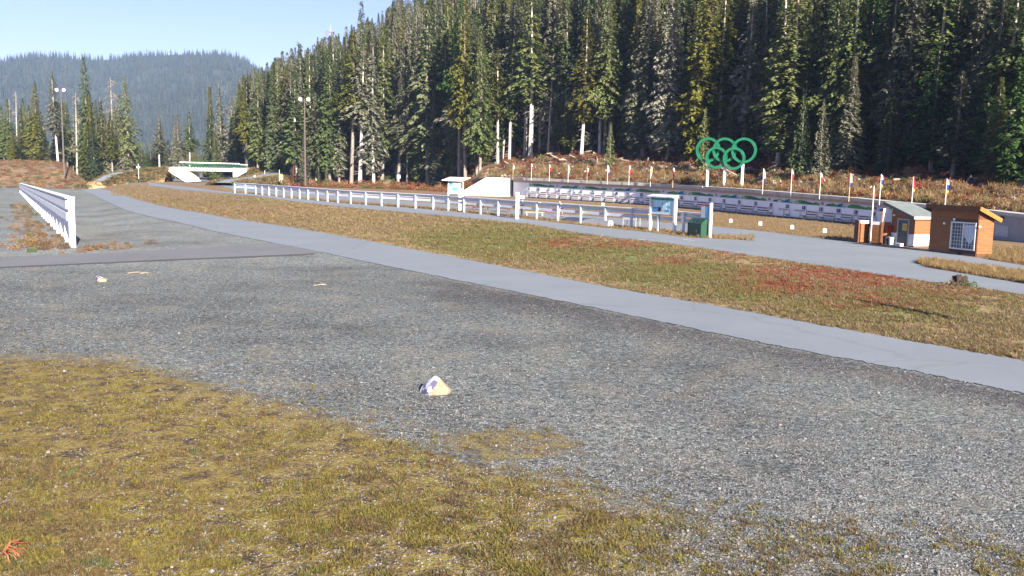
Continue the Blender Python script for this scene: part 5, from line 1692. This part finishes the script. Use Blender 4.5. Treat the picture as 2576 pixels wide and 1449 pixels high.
mb = MB(); mb.tube([(0, 0, 0), (0, 0, .55)], [.16, .2], 12); mb.build('body', 'lgrey', t)
mb = MB(); mb.tube([(0, 0, .55), (0, 0, .6)], [.22, .2], 12); mb.build('lid', 'lgrey', t)
t = thing('doorstep', hl(SH, W1 * .62, -.42, 0), 'white step block before the grey hut door', 'step', None, rzS)
mb = MB(); mb.hexa([(-.32, -.2, 0), (.32, -.2, 0), (.32, .2, 0), (-.32, .2, 0), (-.3, -.18, .16), (.3, -.18, .16), (.3, .18, .16), (-.3, .18, .16)]); mb.build('block', 'concrete_pale', t)
mb = MB(); mb.box((0, 0, .185), (.66, .42, .04)); mb.build('tread', 'white', t)

# wooden screens and sign board left of the smaller hut
def screen(px, Y, w, d, h, label, white_top, rz):
    t = thing('wooden_screen', ((px - 1288) / F * Y, Y, 0), label, 'screen', None, rz)
    n = 8
    for k in range(n):
        z0 = .06 + k * (h * (.86 if white_top else 1) - .06) / n; z1 = .06 + (k + 1) * (h * (.86 if white_top else 1) - .06) / n
        mb = MB(); mb.box((w / 2, d / 2, (z0 + z1) / 2), (w, d, z1 - z0 - .012)); mb.build('plank', 'cedar', t)
    for x in (0, w):
        mb = MB(); mb.box((x + (-.05 if x == 0 else .05), d / 2, h / 2), (.1, d + .04, h)); mb.build('post', 'cedar_trim', t)
    if white_top:
        mb = MB(); mb.box((w / 2, d / 2, h * .93), (w - .01, d - .004, h * .13)); mb.build('top_panel', 'white', t)
    return t
screen(2158, 71.0, .78, .5, 1.75, 'low cedar screen with white top beside the thin pole', True, R(15))
screen(2188, 70.5, .75, .4, 1.7, 'dark cedar screen between the thin pole and the sign board', True, R(-55))
t = thing('sign_board', ((2212 - 1288) / F * 70.3, 70.3, 0), 'blank white board on brown posts left of the smaller hut', 'sign', None, R(-12))
mb = MB(); mb.box((0, .0, 1.25), (.14, .14, 2.5)); mb.build('post', 'cedar_trim', t)
mb = MB(); mb.box((.42, .0, .85), (.5, .3, 1.7)); mb.build('pedestal', 'cedar', t)
mb = MB(); mb.box((.42, -.08, 2.15), (.72, .05, 1.15)); mb.build('panel', 'frame', t)
a = pd(2189, 614, 70.0)
t = thing('thin_pole', (a.x, a.y, 0), 'tall thin white pole with a red cloth beside the low cedar screen', 'pole')
mb = MB(); mb.tube([(0, 0, 0), (0, 0, 2.4), (0, 0, 4.45)], [.045, .045, .03], 8); mb.build('shaft', 'white', t)
mb = MB(); mb.tube([(.03, 0, 4.0), (.1, .02, 3.7), (.06, .0, 3.35)], [.02, .06, .015], 6); mb.build('cloth', 'redflag', t)

# ------------------------------------------------------------------ kiosks and boards by the fence
def gl(px, py): return gz(px, py)
a, b = gl(1635, 581), gl(1707, 590)
b = a + (b - a)
rz = math.atan2(b.y - a.y, b.x - a.x); Wk = (b - a).length
# turn the board a little more to the viewer than the fence
rz = R(-60); Wk = 3.3
t = thing('info_kiosk', a, 'large notice board with pale blue posters and green header by the fence', 'notice board', None, rz)
for x in (0, Wk):
    mb = MB(); mb.box((x, 0, 1.5), (.2, .24, 3.0)); mb.build('post', 'white', t)
mb = MB(); mb.box((Wk / 2, -.03, 2.35), (Wk - .205, .06, 1.25)); pn = mb.build('panel', 'paleblue', t)
mb = MB(); mb.box((Wk / 2, -.075, 2.86), (Wk - .22, .02, .2)); mb.build('header', 'teal', pn)
for x, z, w, h, m_ in ((.32, 2.45, .42, .5, 'lgrey'), (.9, 2.48, .5, .5, 'paleblue'), (.72, 1.96, .8, .36, 'midblue'), (1.3, 1.98, .34, .36, 'black'), (1.95, 2.3, .5, .8, 'paleblue'), (2.3, 2.25, .12, .2, 'midblue'), (2.5, 2.2, .1, .22, 'midblue'), (2.7, 2.22, .1, .2, 'midblue'), (1.65, 2.35, .1, .5, 'midblue'), (1.7, 1.95, .3, .2, 'lgrey'), (2.3, 1.9, .6, .14, 'midblue')):
    mb = MB(); mb.box((x, -.07, z), (w, .012 + .004 * (m_ == 'black'), h)); mb.build('poster', m_, pn)
mb = MB(); mb.box((Wk / 2, -.02, 1.63), (Wk - .205, .08, .16)); mb.build('lower_board', 'white_rail', t)
for k in range(2):
    x0 = -.15 + k * (Wk / 2 + .1)
    mb = MB(); mb.hexa([(x0, -.35, 3.02), (x0 + Wk / 2 + .09, -.35, 3.02), (x0 + Wk / 2 + .09, .3, 3.02), (x0, .3, 3.02), (x0, -.35, 3.1), (x0 + Wk / 2 + .09, -.35, 3.1), (x0 + Wk / 2 + .09, .3, 3.24), (x0, .3, 3.24)]); mb.build('roof', 'white', t)

a = gl(1762, 596)
t = thing('small_notice_board', a, 'small two panel notice board with red strip behind the green bin', 'notice board', None, R(-60))
mb = MB(); mb.box((0, 0, 1.25), (.1, .1, 2.5)); mb.build('post', 'lgrey', t)
mb = MB(); mb.box((1.1, 0, 1.4), (.18, .2, 2.8)); mb.build('post', 'white', t)
mb = MB(); mb.box((.28, -.06, 2.05), (.44, .04, .95)); mb.build('panel', 'lgrey', t)
mb = MB(); mb.box((.76, -.06, 2.05), (.5, .04, .95)); mb.build('panel', 'midblue', t)
mb = MB(); mb.box((.28, -.065, 2.58), (.44, .05, .1)); mb.build('header', 'red', t)
mb = MB(); mb.box((.76, -.065, 2.58), (.5, .05, .1)); mb.build('header', 'stripe', t)
a = gl(1793, 598)
# green bear proof bin
a = pz(1727, 592); b = Vector((pz(1763, 598).x, pz(1763, 598).y, 0))
a.y = b.y + 1.9; a.x = (1727 - 1288) / F * a.y
rz = math.atan2(b.y - a.y, b.x - a.x); Wb = (b - a).length; Db = .92; Hb = 1.1
t = thing('litter_bin', a, 'dark green bear proof litter bin with two openings by the notice board', 'bin', None, rz)
mb = MB(); mb.hexa([(0, 0, 0), (Wb, 0, 0), (Wb, Db, 0), (0, Db, 0), (0, 0, Hb), (Wb, 0, Hb), (Wb, Db, Hb), (0, Db, Hb)]); bd = mb.build('body', 'bingreen', t)
mb = MB(); mb.prism([(-.04, -.06, Hb), (-.04, Db + .06, Hb), (-.04, Db * .68, Hb + .38), (-.04, Db * .4, Hb + .38)], (Wb + .08, 0, 0)); lid = mb.build('lid', 'bingreen', t)
sl = math.atan2(.38, Db * .46)
for x in (Wb * .36, Wb * .62):
    mb = MB(); mb.hexa([(x - .12, .08, Hb + .125), (x + .12, .08, Hb + .125), (x + .12, .24, Hb + .257), (x - .12, .24, Hb + .257), (x - .12, .06, Hb + .15), (x + .12, .06, Hb + .15), (x + .12, .22, Hb + .282), (x - .12, .22, Hb + .282)]); mb.build('opening', 'black', lid)
mb = MB(); mb.box((Wb * .66, -.015, .48), (.1, .03, .2)); mb.build('latch', 'galv', bd)
for x in (.02, Wb - .02):
    mb = MB(); mb.box((x, -.012, Hb / 2), (.05, .03, Hb - .04)); mb.build('edge_strip', 'bingreen', bd)

# small kiosk at the left end of the range
a = pz(1160, 495)
KY = a.y
t = thing('small_kiosk', a, 'small white roofed kiosk with blue posters left of the wing wall', 'kiosk')
o1 = t.location.copy()
mb = MB(); mb.prism([pd(x, y, KY - .9) for x, y in ((1111.5, 451), (1131, 444.5), (1184, 446), (1163, 453.5))], (0, .02, 0))
mb = MB(); P4 = [pd(1111.5, 452.5, KY - 1.3), pd(1163, 453.8, KY - 1.3), pd(1184, 446.5, KY + 1.6), pd(1131, 445, KY + 1.6)]
mb.hexa([p + Vector((0, 0, -.14)) for p in P4] + P4); mb.build('roof', 'white', t, off=o1)
for px_, w in ((1156, .5), (1128, .2), (1165, .16)):
    q = pd(px_, 496, KY + (.8 if px_ == 1165 else 0)); top = pd(px_, 453.5, KY).z - .2
    mb = MB(); mb.box((q.x, q.y, top / 2), (w, .3, top)); mb.build('post', 'white', t, off=o1)
def pq(x0, y0, x1, y1, dy, m_, nm, par):
    mb = MB(); mb.prism([pd(x0, y1, KY + dy), pd(x1, y1, KY + dy), pd(x1, y0, KY + dy), pd(x0, y0, KY + dy)], (0, .05, 0)); return mb.build(nm, m_, par, off=o1)
pn = pq(1127, 455.5, 1153, 488, -.12, 'paleblue', 'panel', t)
for x0, y0, x1, y1, m_ in ((1129, 458, 1138, 468, 'midblue'), (1139, 461, 1152, 470, 'paleblue'), (1129, 472, 1136, 480, 'lgrey'), (1137, 471, 1152, 480, 'midblue'), (1130, 482, 1150, 487, 'lgrey')):
    pq(x0, y0, x1, y1, -.2, m_, 'poster', pn)
pq(1149, 455, 1165, 459, -.3, 'white', 'cross_beam', t)

# ------------------------------------------------------------------ floodlight poles, posts, markers
def flood(px, ybase, ytop, Y, label):
    p = pd(px, ybase, Y); H = pd(px, ytop, Y).z - p.z
    t = thing('floodlight_pole', p, label, 'light pole', 'floodlight poles')
    mb = MB(); mb.tube([(0, 0, 0), (0, 0, H * .5), (0, 0, H)], [.24, .19, .13], 10); mb.build('pole', 'pole', t)
    mb = MB(); mb.beam((-1.1, 0, H - .5), (1.1, 0, H - .5), .12, .12); mb.build('crossarm', 'pole', t)
    for x in (-1.0, 1.0):
        mb = MB(); mb.tube([(x, .25, H), (x, -.1, H - .02), (x, -.38, H - .1)], [.22, .5, .52], 14); l_ = mb.build('lamp', 'galv', t)
        mb = MB(); mb.tube([(x, -.385, H - .1), (x, -.42, H - .11)], [.47, .45], 14); mb.build('lens', 'lamp', l_)
flood(768, 466, 249, 232, 'tall brown floodlight pole with twin lamps in front of the forest')
flood(162, 442, 226, 262, 'tall thin floodlight pole with twin lamps behind the left mound')
def mini_sign(px, y0, y1, Y, pw, ph, pm, label, pole='white', zc=.8):
    a = pd(px, y1, Y); b = pd(px, y0, Y)
    t = thing('trail_sign', a, label, 'sign')
    h = b.z - a.z
    mb = MB(); mb.tube([(0, 0, 0), (0, 0, h)], .07, 7); mb.build('post', pole, t)
    if pw:
        mb = MB(); mb.box((0, -.1, h * zc), (pw, .05, ph)); mb.build('panel', pm, t)
mini_sign(349, 412, 450, 250, 1.0, .5, 'paleblue', 'white signpost with pale blue board on the ramp bank', zc=.78)
mini_sign(703, 427, 455, 236, 0, 0, None, 'slim white post left of the pale yellow sign')
mini_sign(707.5, 440, 459, 236, .95, 1.2, 'paleyellow', 'square pale yellow sign on a short post beside the upper path', 'palewood', zc=.72)
mini_sign(666, 429, 443, 250, 0, 0, None, 'short white marker post on the bank right of the bridge')
mini_sign(641, 442, 456, 236, .4, .35, 'white', 'white marker with small square head near the fence start', zc=.9)
mini_sign(1003, 440, 456, 228, .8, .9, 'white', 'small white blank notice among the red shrubs', zc=.7)
mk = [(1838, 555, 569), (1912, 562, 580), (1992, 571, 588), (2074, 580, 600), (1357.7, 511.5, 528), (1459, 521, 540), (1516, 515, 545), (1633, 536, 559), (1698, 542, 563), (1767, 549, 570)]
for i, (px, yc, yb) in enumerate(sorted(mk)):
    a = gz(px, yb)
    zc = pd(px, yc, a.y).z - a.z
    where = 'seen through the white fence' if px < 1800 else 'in dry grass before the targets'
    idx = i if px < 1800 else i - 6
    t = thing('lane_post', a, 'white plate on thin post, %s from the left %s' % (ORD[idx], where), 'marker', 'white marker plates before the range', R(-25))
    mb = MB(); mb.tube([(0, .03, 0), (0, .03, zc)], .022, 6); mb.build('stake', 'dgrey', t)
    w = .36 if 1500 < px < 1530 else .3
    mb = MB()
    if px < 1800 and w < .35:
        mb.tube([(0, 0, zc), (0, -.03, zc)], .2, 14)
    else:
        mb.prism([(-w / 2, 0, zc - w * .6), (w / 2, 0, zc - w * .6), (w / 2, 0, zc + w * .4), (w * .25, 0, zc + w * .6), (-w * .25, 0, zc + w * .6), (-w / 2, 0, zc + w * .4)], (0, -.03, 0))
    mb.build('plate', 'white', t)
# tall white gate posts in the long fence
for px, yb, yt, lab in ((1157, 533, 476, 'tall white post above the fence below the small kiosk'), (1301, 553, 485, 'tall white post with cross arm above the fence by the wing wall end')):
    a = gz(px, yb - 2); h = pd(px, yt, a.y).z
    t = thing('tall_post', a, lab, 'post')
    mb = MB(); mb.box((0, 0, h / 2), (.34, .34, h)); mb.build('shaft', 'white', t)
    if px > 1200:
        mb = MB(); mb.box((.45, 0, h - .45), (.55, .2, .3)); mb.build('arm', 'white', t)
    mb = MB(); mb.box((0, 0, h + .03), (.42, .42, .06)); mb.build('cap', 'white', t)

# ------------------------------------------------------------------ picnic tables and things behind the fence
def picnic(px, py, rz, label, m_='tablewood'):
    a = gz(px, py)
    t = thing('picnic_table', a, label, 'picnic table', 'picnic tables behind the fence', rz)
    for k in range(4):
        mb = MB(); mb.box((0, -.3 + .2 * k, .76), (1.8, .18, .045)); mb.build('plank', m_, t)
    for s in (-1, 1):
        for j in (0, 1):
            mb = MB(); mb.box((0, s * (.62 + .16 * j), .45), (1.8, .145, .045)); mb.build('seat_plank', m_, t)
    for x in (-.65, .65):
        mb = MB()
        mb.beam((x, -.62, 0), (x, -.16, .73), .06, .1); mb.beam((x, .62, 0), (x, .16, .73), .06, .1)
        mb.build('leg_frame', m_, t)
        mb = MB(); mb.beam((x + .07, -.85, .405), (x + .07, .85, .405), .05, .09); mb.build('bearer', m_, t)
picnic(1178, 527, R(10), 'dark picnic table behind the fence below the small kiosk')
picnic(1212, 530, R(55), 'reddish picnic table just right of the dark one behind the fence')
picnic(1266, 533, R(-15), 'dark picnic table below the right end of the wing wall')
a = gz(1345, 543)
t = thing('pale_bench', a, 'low pale wooden bench on the grass behind the fence', 'bench', None, R(-10))
for k in range(2):
    mb = MB(); mb.box((0, -.15 + .3 * k, .42), (2.2, .25, .05)); mb.build('seat_plank', 'palewood', t)
for x in (-.9, .9):
    mb = MB(); mb.box((x, 0, .2), (.1, .5, .39)); mb.build('leg', 'palewood', t)
a = gz(1588, 571)
t = thing('grey_table', a, 'grey folding table standing behind the fence left of the large notice board', 'table', None, R(-48))
mb = MB(); mb.box((0, 0, 1.0), (1.9, .75, .06)); mb.build('tabletop', 'lgrey', t)
mb = MB(); mb.box((0, -.3, .82), (1.7, .03, .3)); mb.build('apron', 'lgrey', t)
for x in (-.8, .8):
    for y in (-.3, .3):
        mb = MB(); mb.tube([(x, y, 0), (x * .97, y * .97, .97)], .035, 6); mb.build('leg', 'galv', t)
a, b = gz(1392, 553), gz(1537, 570)
t = thing('low_barrier', a, 'long low grey barrier lying on the pavement behind the fence', 'barrier', None, math.atan2(b.y - a.y, b.x - a.x))
L_ = (b - a).length; n_ = 4
for k in range(n_):
    x0 = L_ * k / n_ + .03; x1 = L_ * (k + 1) / n_ - .03
    mb = MB(); mb.prism([(x0, -.35, .0), (x0, .35, 0), (x0, .22, .55), (x0, -.22, .55)], (x1 - x0, 0, 0)); mb.build('segment', 'lgrey', t)
mb = MB(); mb.tube([(L_ + .1, 0, .12), (L_ + .1, 0, .5)], [.16, .12], 8); mb.build('end_cap', 'white', t)
a = gz(1386, 533)
t = thing('pink_bag', a, 'small pink and white bag lying behind the fence', 'bag', None, R(-20))
bm = bmesh.new(); bmesh.ops.create_icosphere(bm, subdivisions=2, radius=1)
for v in bm.verts: v.co = Vector((v.co.x * .75, v.co.y * .32, max(-.2, v.co.z) * .26 + .06 + .03 * math.sin(v.co.x * 6)))
me = bpy.data.meshes.new('body'); bm.to_mesh(me); bm.free(); me.materials.append(M['pink']); link('body', me, t)
mb = MB(); mb.tube([(.25, -.1, .28), (.45, -.2, .33), (.7, -.12, .2)], .05, 6); mb.build('strap', 'whitecloth', t)

# ------------------------------------------------------------------ people
def person(loc, rz, label, jacket, trousers, hair, lean=0.0, H=1.75, hat=None, bare_legs=False):
    me = bpy.data.meshes.new('skeleton')
    V = []; Ed = []; Rd = []
    def v(p, r, par=None):
        V.append(p); Rd.append(r)
        if par is not None: Ed.append((par, len(V) - 1))
        return len(V) - 1
    ly = -lean
    pel = v((0, 0, .95), .15)
    wst = v((0, ly * .3, 1.12), .135, pel); ch = v((0, ly * .7, 1.33), .165, wst); nk = v((0, ly, 1.49), .06, ch); hd = v((0, ly * 1.1 - .01, 1.58), .085, nk); hd2 = v((0, ly * 1.15 - .015, 1.68), .09, hd); v((0, ly * 1.15, 1.75), .05, hd2)
    v((0, ly * 1.15 - .115, 1.645), .018, hd2)
    tips = []
    for s in (-1, 1):
        hp = v((s * .09, 0, .90), .105, pel); kn = v((s * .11, -.02, .50), .062, hp); an = v((s * .12, .02, .09), .042, kn); v((s * .13, -.17, .035), .035, an)
        sh = v((s * .19, ly * .8, 1.42), .065, ch); el = v((s * .27, ly * .6 - .02, 1.15), .045, sh); wr = v((s * .25, ly * .5 - .16, .93), .032, el); pm = v((s * .25, ly * .5 - .2, .86), .034, wr)
        for k in range(4):
            f1 = v((s * .25 + (k - 1.5) * .022, ly * .5 - .225, .80), .010, pm); v((s * .25 + (k - 1.5) * .02, ly * .5 - .225, .755 + .008 * abs(k - 1)), .008, f1)
        f1 = v((s * .25 - s * .05, ly * .5 - .235, .84), .011, wr); v((s * .25 - s * .06, ly * .5 - .25, .80), .009, f1)
    me.from_pydata(V, Ed, [])
    o = bpy.data.objects.new('skeleton', me); C.objects.link(o)
    md = o.modifiers.new('skin', 'SKIN'); sd = o.modifiers.new('sub', 'SUBSURF'); sd.levels = 1; sd.render_levels = 1
    for i, r_ in enumerate(Rd):
        o.data.skin_vertices[0].data[i].radius = (r_, r_ * (.75 if i in (1, 2) else 1))
        o.data.skin_vertices[0].data[i].use_root = (i == 0)
    dg_ = bpy.context.evaluated_depsgraph_get(); dg_.update()
    bme = bpy.data.meshes.new_from_object(o.evaluated_get(dg_))
    bpy.data.objects.remove(o)
    bme.materials.clear()
    for m_ in (jacket, trousers, 'skin', 'black'): bme.materials.append(M[m_])
    for p in bme.polygons:
        z = p.center.z
        y = p.center.y
        if z > 1.50: k = 2
        elif abs(p.center.x) > .17 and z < .9: k = 2
        elif z > .97 or abs(p.center.x) > .19 and z > .9: k = 0
        elif z < .09: k = 3
        else: k = 2 if (bare_legs and z < .55) else 1
        p.material_index = k; p.use_smooth = True
    t = thing('person', loc, label, 'person', None, rz)
    t.scale = (H / 1.78,) * 3
    link('body', bme, t)
    bm = bmesh.new(); bmesh.ops.create_icosphere(bm, subdivisions=2, radius=.104)
    for q in list(bm.verts):
        if q.co.y < -.045 and q.co.z < .035 or q.co.z < -.05: bm.verts.remove(q)
    hm_ = bpy.data.meshes.new('hair'); bm.to_mesh(hm_); bm.free(); hm_.materials.append(M[hat or hair])
    link('cap' if hat else 'hair', hm_, t, (0, ly * 1.15 + .005, 1.69))
person(gz(1312, 545), R(70), 'person in black jacket and trousers standing behind the fence', 'blackcloth', 'blackcloth', 'hair', .06, 1.85, 'whitecloth')
person(gz(1413, 541), R(-60), 'person in white top and black shorts bending behind the fence', 'whitecloth', 'blackcloth', 'hair', .28, 1.72, None, True)

# ------------------------------------------------------------------ near stones, sticks, stump, fern
def boulder(name, loc, size, rz, label, cut, seed):
    r = random.Random(seed)
    t = thing(name, loc, label, 'rock', None, rz)
    bm = bmesh.new(); bmesh.ops.create_icosphere(bm, subdivisions=4, radius=1)
    planes = [Vector((r.uniform(-1, 1), r.uniform(-1, 1), r.uniform(-.2, 1))).normalized() for _ in range(7)] + cut
    for v in bm.verts:
        for n_ in planes:
            d_ = v.co.dot(n_)
            lim_ = .66 + .1 * math.sin(n_.x * 9)
            if d_ > lim_: v.co -= n_ * (d_ - lim_) * .93
        v.co *= 1 + .02 * math.sin(v.co.x * 9 + v.co.y * 7) + r.uniform(-.008, .008)
        v.co = Vector((v.co.x * size[0], v.co.y * size[1], max(v.co.z, -.5) * size[2] + size[2] * .30))
    me = bpy.data.meshes.new('stone'); bm.to_mesh(me); bm.free()
    m = bpy.data.materials.new('painted_rock'); nt, b = nodes_of(m)
    v = coord(nt)
    st = ramp(nt, noise(nt, v, 4.5, 6, .7), [(.3, (.17, .12, .075)), (.5, (.28, .20, .13)), (.7, (.34, .265, .185))])
    sx = nt.nodes.new('ShaderNodeSeparateXYZ'); nt.links.new(v, sx.inputs[0])
    f = mth(nt, 'ADD', mth(nt, 'MULTIPLY', sx.outputs['X'], -1.1 / size[0]), mth(nt, 'MULTIPLY', sx.outputs['Z'], .85 / size[2]))
    f = mth(nt, 'ADD', f, mth(nt, 'MULTIPLY', noise(nt, v, 7, 4), .35))
    wf_ = ramp(nt, f, [(.66, (0, 0, 0)), (.72, (1, 1, 1))])
    wh_ = ramp(nt, noise(nt, v, 5.5, 3, .6), [(.45, (.07, .07, .13)), (.51, (.46, .47, .52)), (.8, (.55, .55, .57))])
    nt.links.new(mixc(nt, wf_, st, wh_), b.inputs['Base Color'])
    b.inputs['Roughness'].default_value = .85
    bump(nt, b, noise(nt, v, 14, 5), .5, .02)
    me.materials.append(m)
    for p in me.polygons: p.use_smooth = False
    link('stone', me, t)
    return t
p = gz(1094, 988)
boulder('painted_rock', p, (.36, .28, .33), R(12), 'pointed tan rock with white painted top on the near gravel', [Vector((.75, -.1, .62)).normalized(), Vector((-.8, -.2, .5)).normalized()], 5)
p = gz(253, 708)
boulder('painted_rock', p, (.28, .2, .2), R(-10), 'small tan rock with white patch beside the dark side path', [Vector((.5, -.1, .85)).normalized()], 9)
for i, (x0, y0, x1, y1, lab) in enumerate(((363, 598, 394, 592, 'longest pale stick on the gravel right of the left fence'), (322, 689, 352, 687, 'pale split stick on the gravel beyond the small painted rock'), (354, 689, 373, 690, 'thin short pale stick next to the split one'), (790, 720, 822, 718, 'faint pale stick alone on the open gravel'))):
    a, b = gz(x0, y0), gz(x1, y1)
    t = thing('stick', a, lab, 'stick')
    d = b - a
    mb = MB(); mb.tube([(0, 0, .03), tuple(d * .5 + Vector((0, .1, .05))), tuple(d + Vector((0, 0, .02)))], [.032, .028, .012], 6); mb.build('wood', 'wood', t)
    mb = MB(); mb.tube([tuple(d * .55 + Vector((0, .1, .05))), tuple(d * .75 + Vector((.05, .25, .06)))], [.02, .006], 5); mb.build('twig', 'wood', t)
# dark stump
p = gz(2413, 719)
t = thing('tree_stump', p, 'dark rotten stump with weeds at the edge of the right path', 'stump')
mb = MB(); V = []; n_ = 18; r = random.Random(4)
prof = [(.45, 0), (.36, .12), (.31, .3), (.33, .46)]
for rad, z in prof:
    for k in range(n_):
        q = 2 * math.pi * k / n_
        V.append((rad * math.cos(q) * (1 + .22 * math.sin(k * 2.3) + r.uniform(-.1, .1)), rad * .85 * math.sin(q) * (1 + .2 * math.cos(k * 1.7)), z + (r.uniform(-.1, .12) if z > .4 else 0)))
V.append((0, 0, .34))
Fs = [(i * n_ + k, i * n_ + (k + 1) % n_, (i + 1) * n_ + (k + 1) % n_, (i + 1) * n_ + k) for i in range(3) for k in range(n_)] + [(3 * n_ + k, 3 * n_ + (k + 1) % n_, 4 * n_) for k in range(n_)]
mb.add(V, Fs); mb.build('wood', 'stump', t)
for k in range(4):
    q = k * 1.6 + .4; mb = MB(); mb.tube([(math.cos(q) * .3, math.sin(q) * .28, .12), (math.cos(q) * .55, math.sin(q) * .5, .05), (math.cos(q) * .75, math.sin(q) * .7, -.02)], [.1, .07, .03], 6); mb.build('root', 'stump', t)
wd = bush('weed', 31, 'shrubgreen', 90, .45, .3, .08); link('weeds', wd, t, (.25, -.3, 0))
wd = bush('weed', 32, 'grass_tan', 60, .4, .35, .07); link('weeds', wd, t, (-.4, -.1, 0))
# withered frond at the lower left
p = gz(2, 1400)
t = thing('withered_plant', p, 'withered rust brown plant with curled strap leaves at the near left', 'plant')
r = random.Random(3)
for k in range(26):
    a = r.uniform(0, 6.28); L_ = r.uniform(.14, .3); hgt = r.uniform(.05, .16)
    mb = MB(); d = Vector((math.cos(a), math.sin(a), 0)); s = Vector((-d.y, d.x, 0)) * r.uniform(.009, .015)
    b0 = d * r.random() * .06
    pts = [b0, b0 + d * L_ * .35 + Vector((0, 0, hgt)), b0 + d * L_ * .8 + Vector((0, 0, hgt * .9)), b0 + d * L_ + Vector((0, 0, hgt * .15))]
    vs = []
    for i, q in enumerate(pts):
        w = s * (1 - .25 * i); vs += [q - w, q + w + Vector((0, 0, .006))]
    mb.add(vs, [(0, 1, 3, 2), (2, 3, 5, 4), (4, 5, 7, 6)]); mb.build('leaf', 'rust', t, normals=False)
# unseen pole added outside the right edge, shaped to cast the verge shadow
t = thing('shadow_pole', (21.3, 20.2, 0), 'unseen pole added right of the trail to cast a shadow on the verge', 'pole')
mb = MB(); mb.tube([(0, 0, 0), (0, 0, 4), (0, 0, 8.2)], [.05, .045, .03], 8); mb.build('pole', 'galv', t)
mb = MB(); mb.tube([(.05, 0, 5.9), (.12, .03, 6.5), (.16, .0, 7.3), (.08, 0, 8.1)], [.06, .2, .17, .05], 8); mb.build('shadow_caster', 'whiteflag', t)
# singled-out boulders and stumps on the bank
for i, (px, back, sz, lab) in enumerate(((1937, 22, .9, 'pale grey stump with splayed roots on the bank right of the rings'), (2020, 23, .8, 'pale boulder in the shade on the bank top right of the splayed stump'), (1262, 2, .6, 'round pale boulder above the wing wall'))):
    Y = hill_front(px) + back; X = (px - 1288) / F * Y; z = float(hill(X, Y))
    if 'stump' in lab:
        t = thing('tree_stump', (X, Y, z), lab, 'stump')
        mb = MB(); mb.tube([(0, 0, -.1), (0, 0, .5), (.05, 0, 1.2)], [.55, .38, .3], 10); mb.build('wood', 'deadwood', t)
        for k in range(6):
            q = k * 1.05; mb = MB(); mb.tube([(math.cos(q) * .3, math.sin(q) * .3, .5), (math.cos(q) * .9, math.sin(q) * .9, .1), (math.cos(q) * 1.4, math.sin(q) * 1.4, -.2)], [.2, .13, .05], 6); mb.build('root', 'deadwood', t)
    else:
        t = thing('boulder', (X, Y, z), lab, 'rock')
        link('stone', stone('boulder_stone', 40 + i, 'rubble', .7, 3, .05), t).scale = (sz * 2.2, sz * 1.8, sz * 1.8)

# road marks on the fence path
for x0, y0, x1, y1 in ((1604, 602, 1622, 604), (1719, 603, 1746, 606)):
    a, b = gz(x0, y0), gz(x1, y1); n_ = Vector((-(b - a).y, (b - a).x, 0)).normalized() * .09
    mb = MB(); z = Vector((0, 0, .030))
    mb.add([a - n_ + z, b - n_ + z, b + n_ + z, a + n_ + z], [(0, 1, 2, 3)])
    mb.build('road_mark', 'linepaint')['kind'] = 'structure'

# ------------------------------------------------------------------ air
hz_m = bpy.data.materials.new('air')
hz_m.use_nodes = True
nt = hz_m.node_tree; nt.nodes.clear()
pv = nt.nodes.new('ShaderNodeVolumePrincipled')
pv.inputs['Color'].default_value = (.42, .62, 1.0, 1)
pv.inputs['Density'].default_value = 0.00012
pv.inputs['Anisotropy'].default_value = 0.0
om = nt.nodes.new('ShaderNodeOutputMaterial')
nt.links.new(pv.outputs[0], om.inputs['Volume'])
mb = MB(); mb.box((0, 0, 215), (6200, 6200, 452)); hzo = mb.build('haze', hz_m); hzo['kind'] = 'stuff'; hzo['label'] = 'thin blue haze in the air towards the mountain'
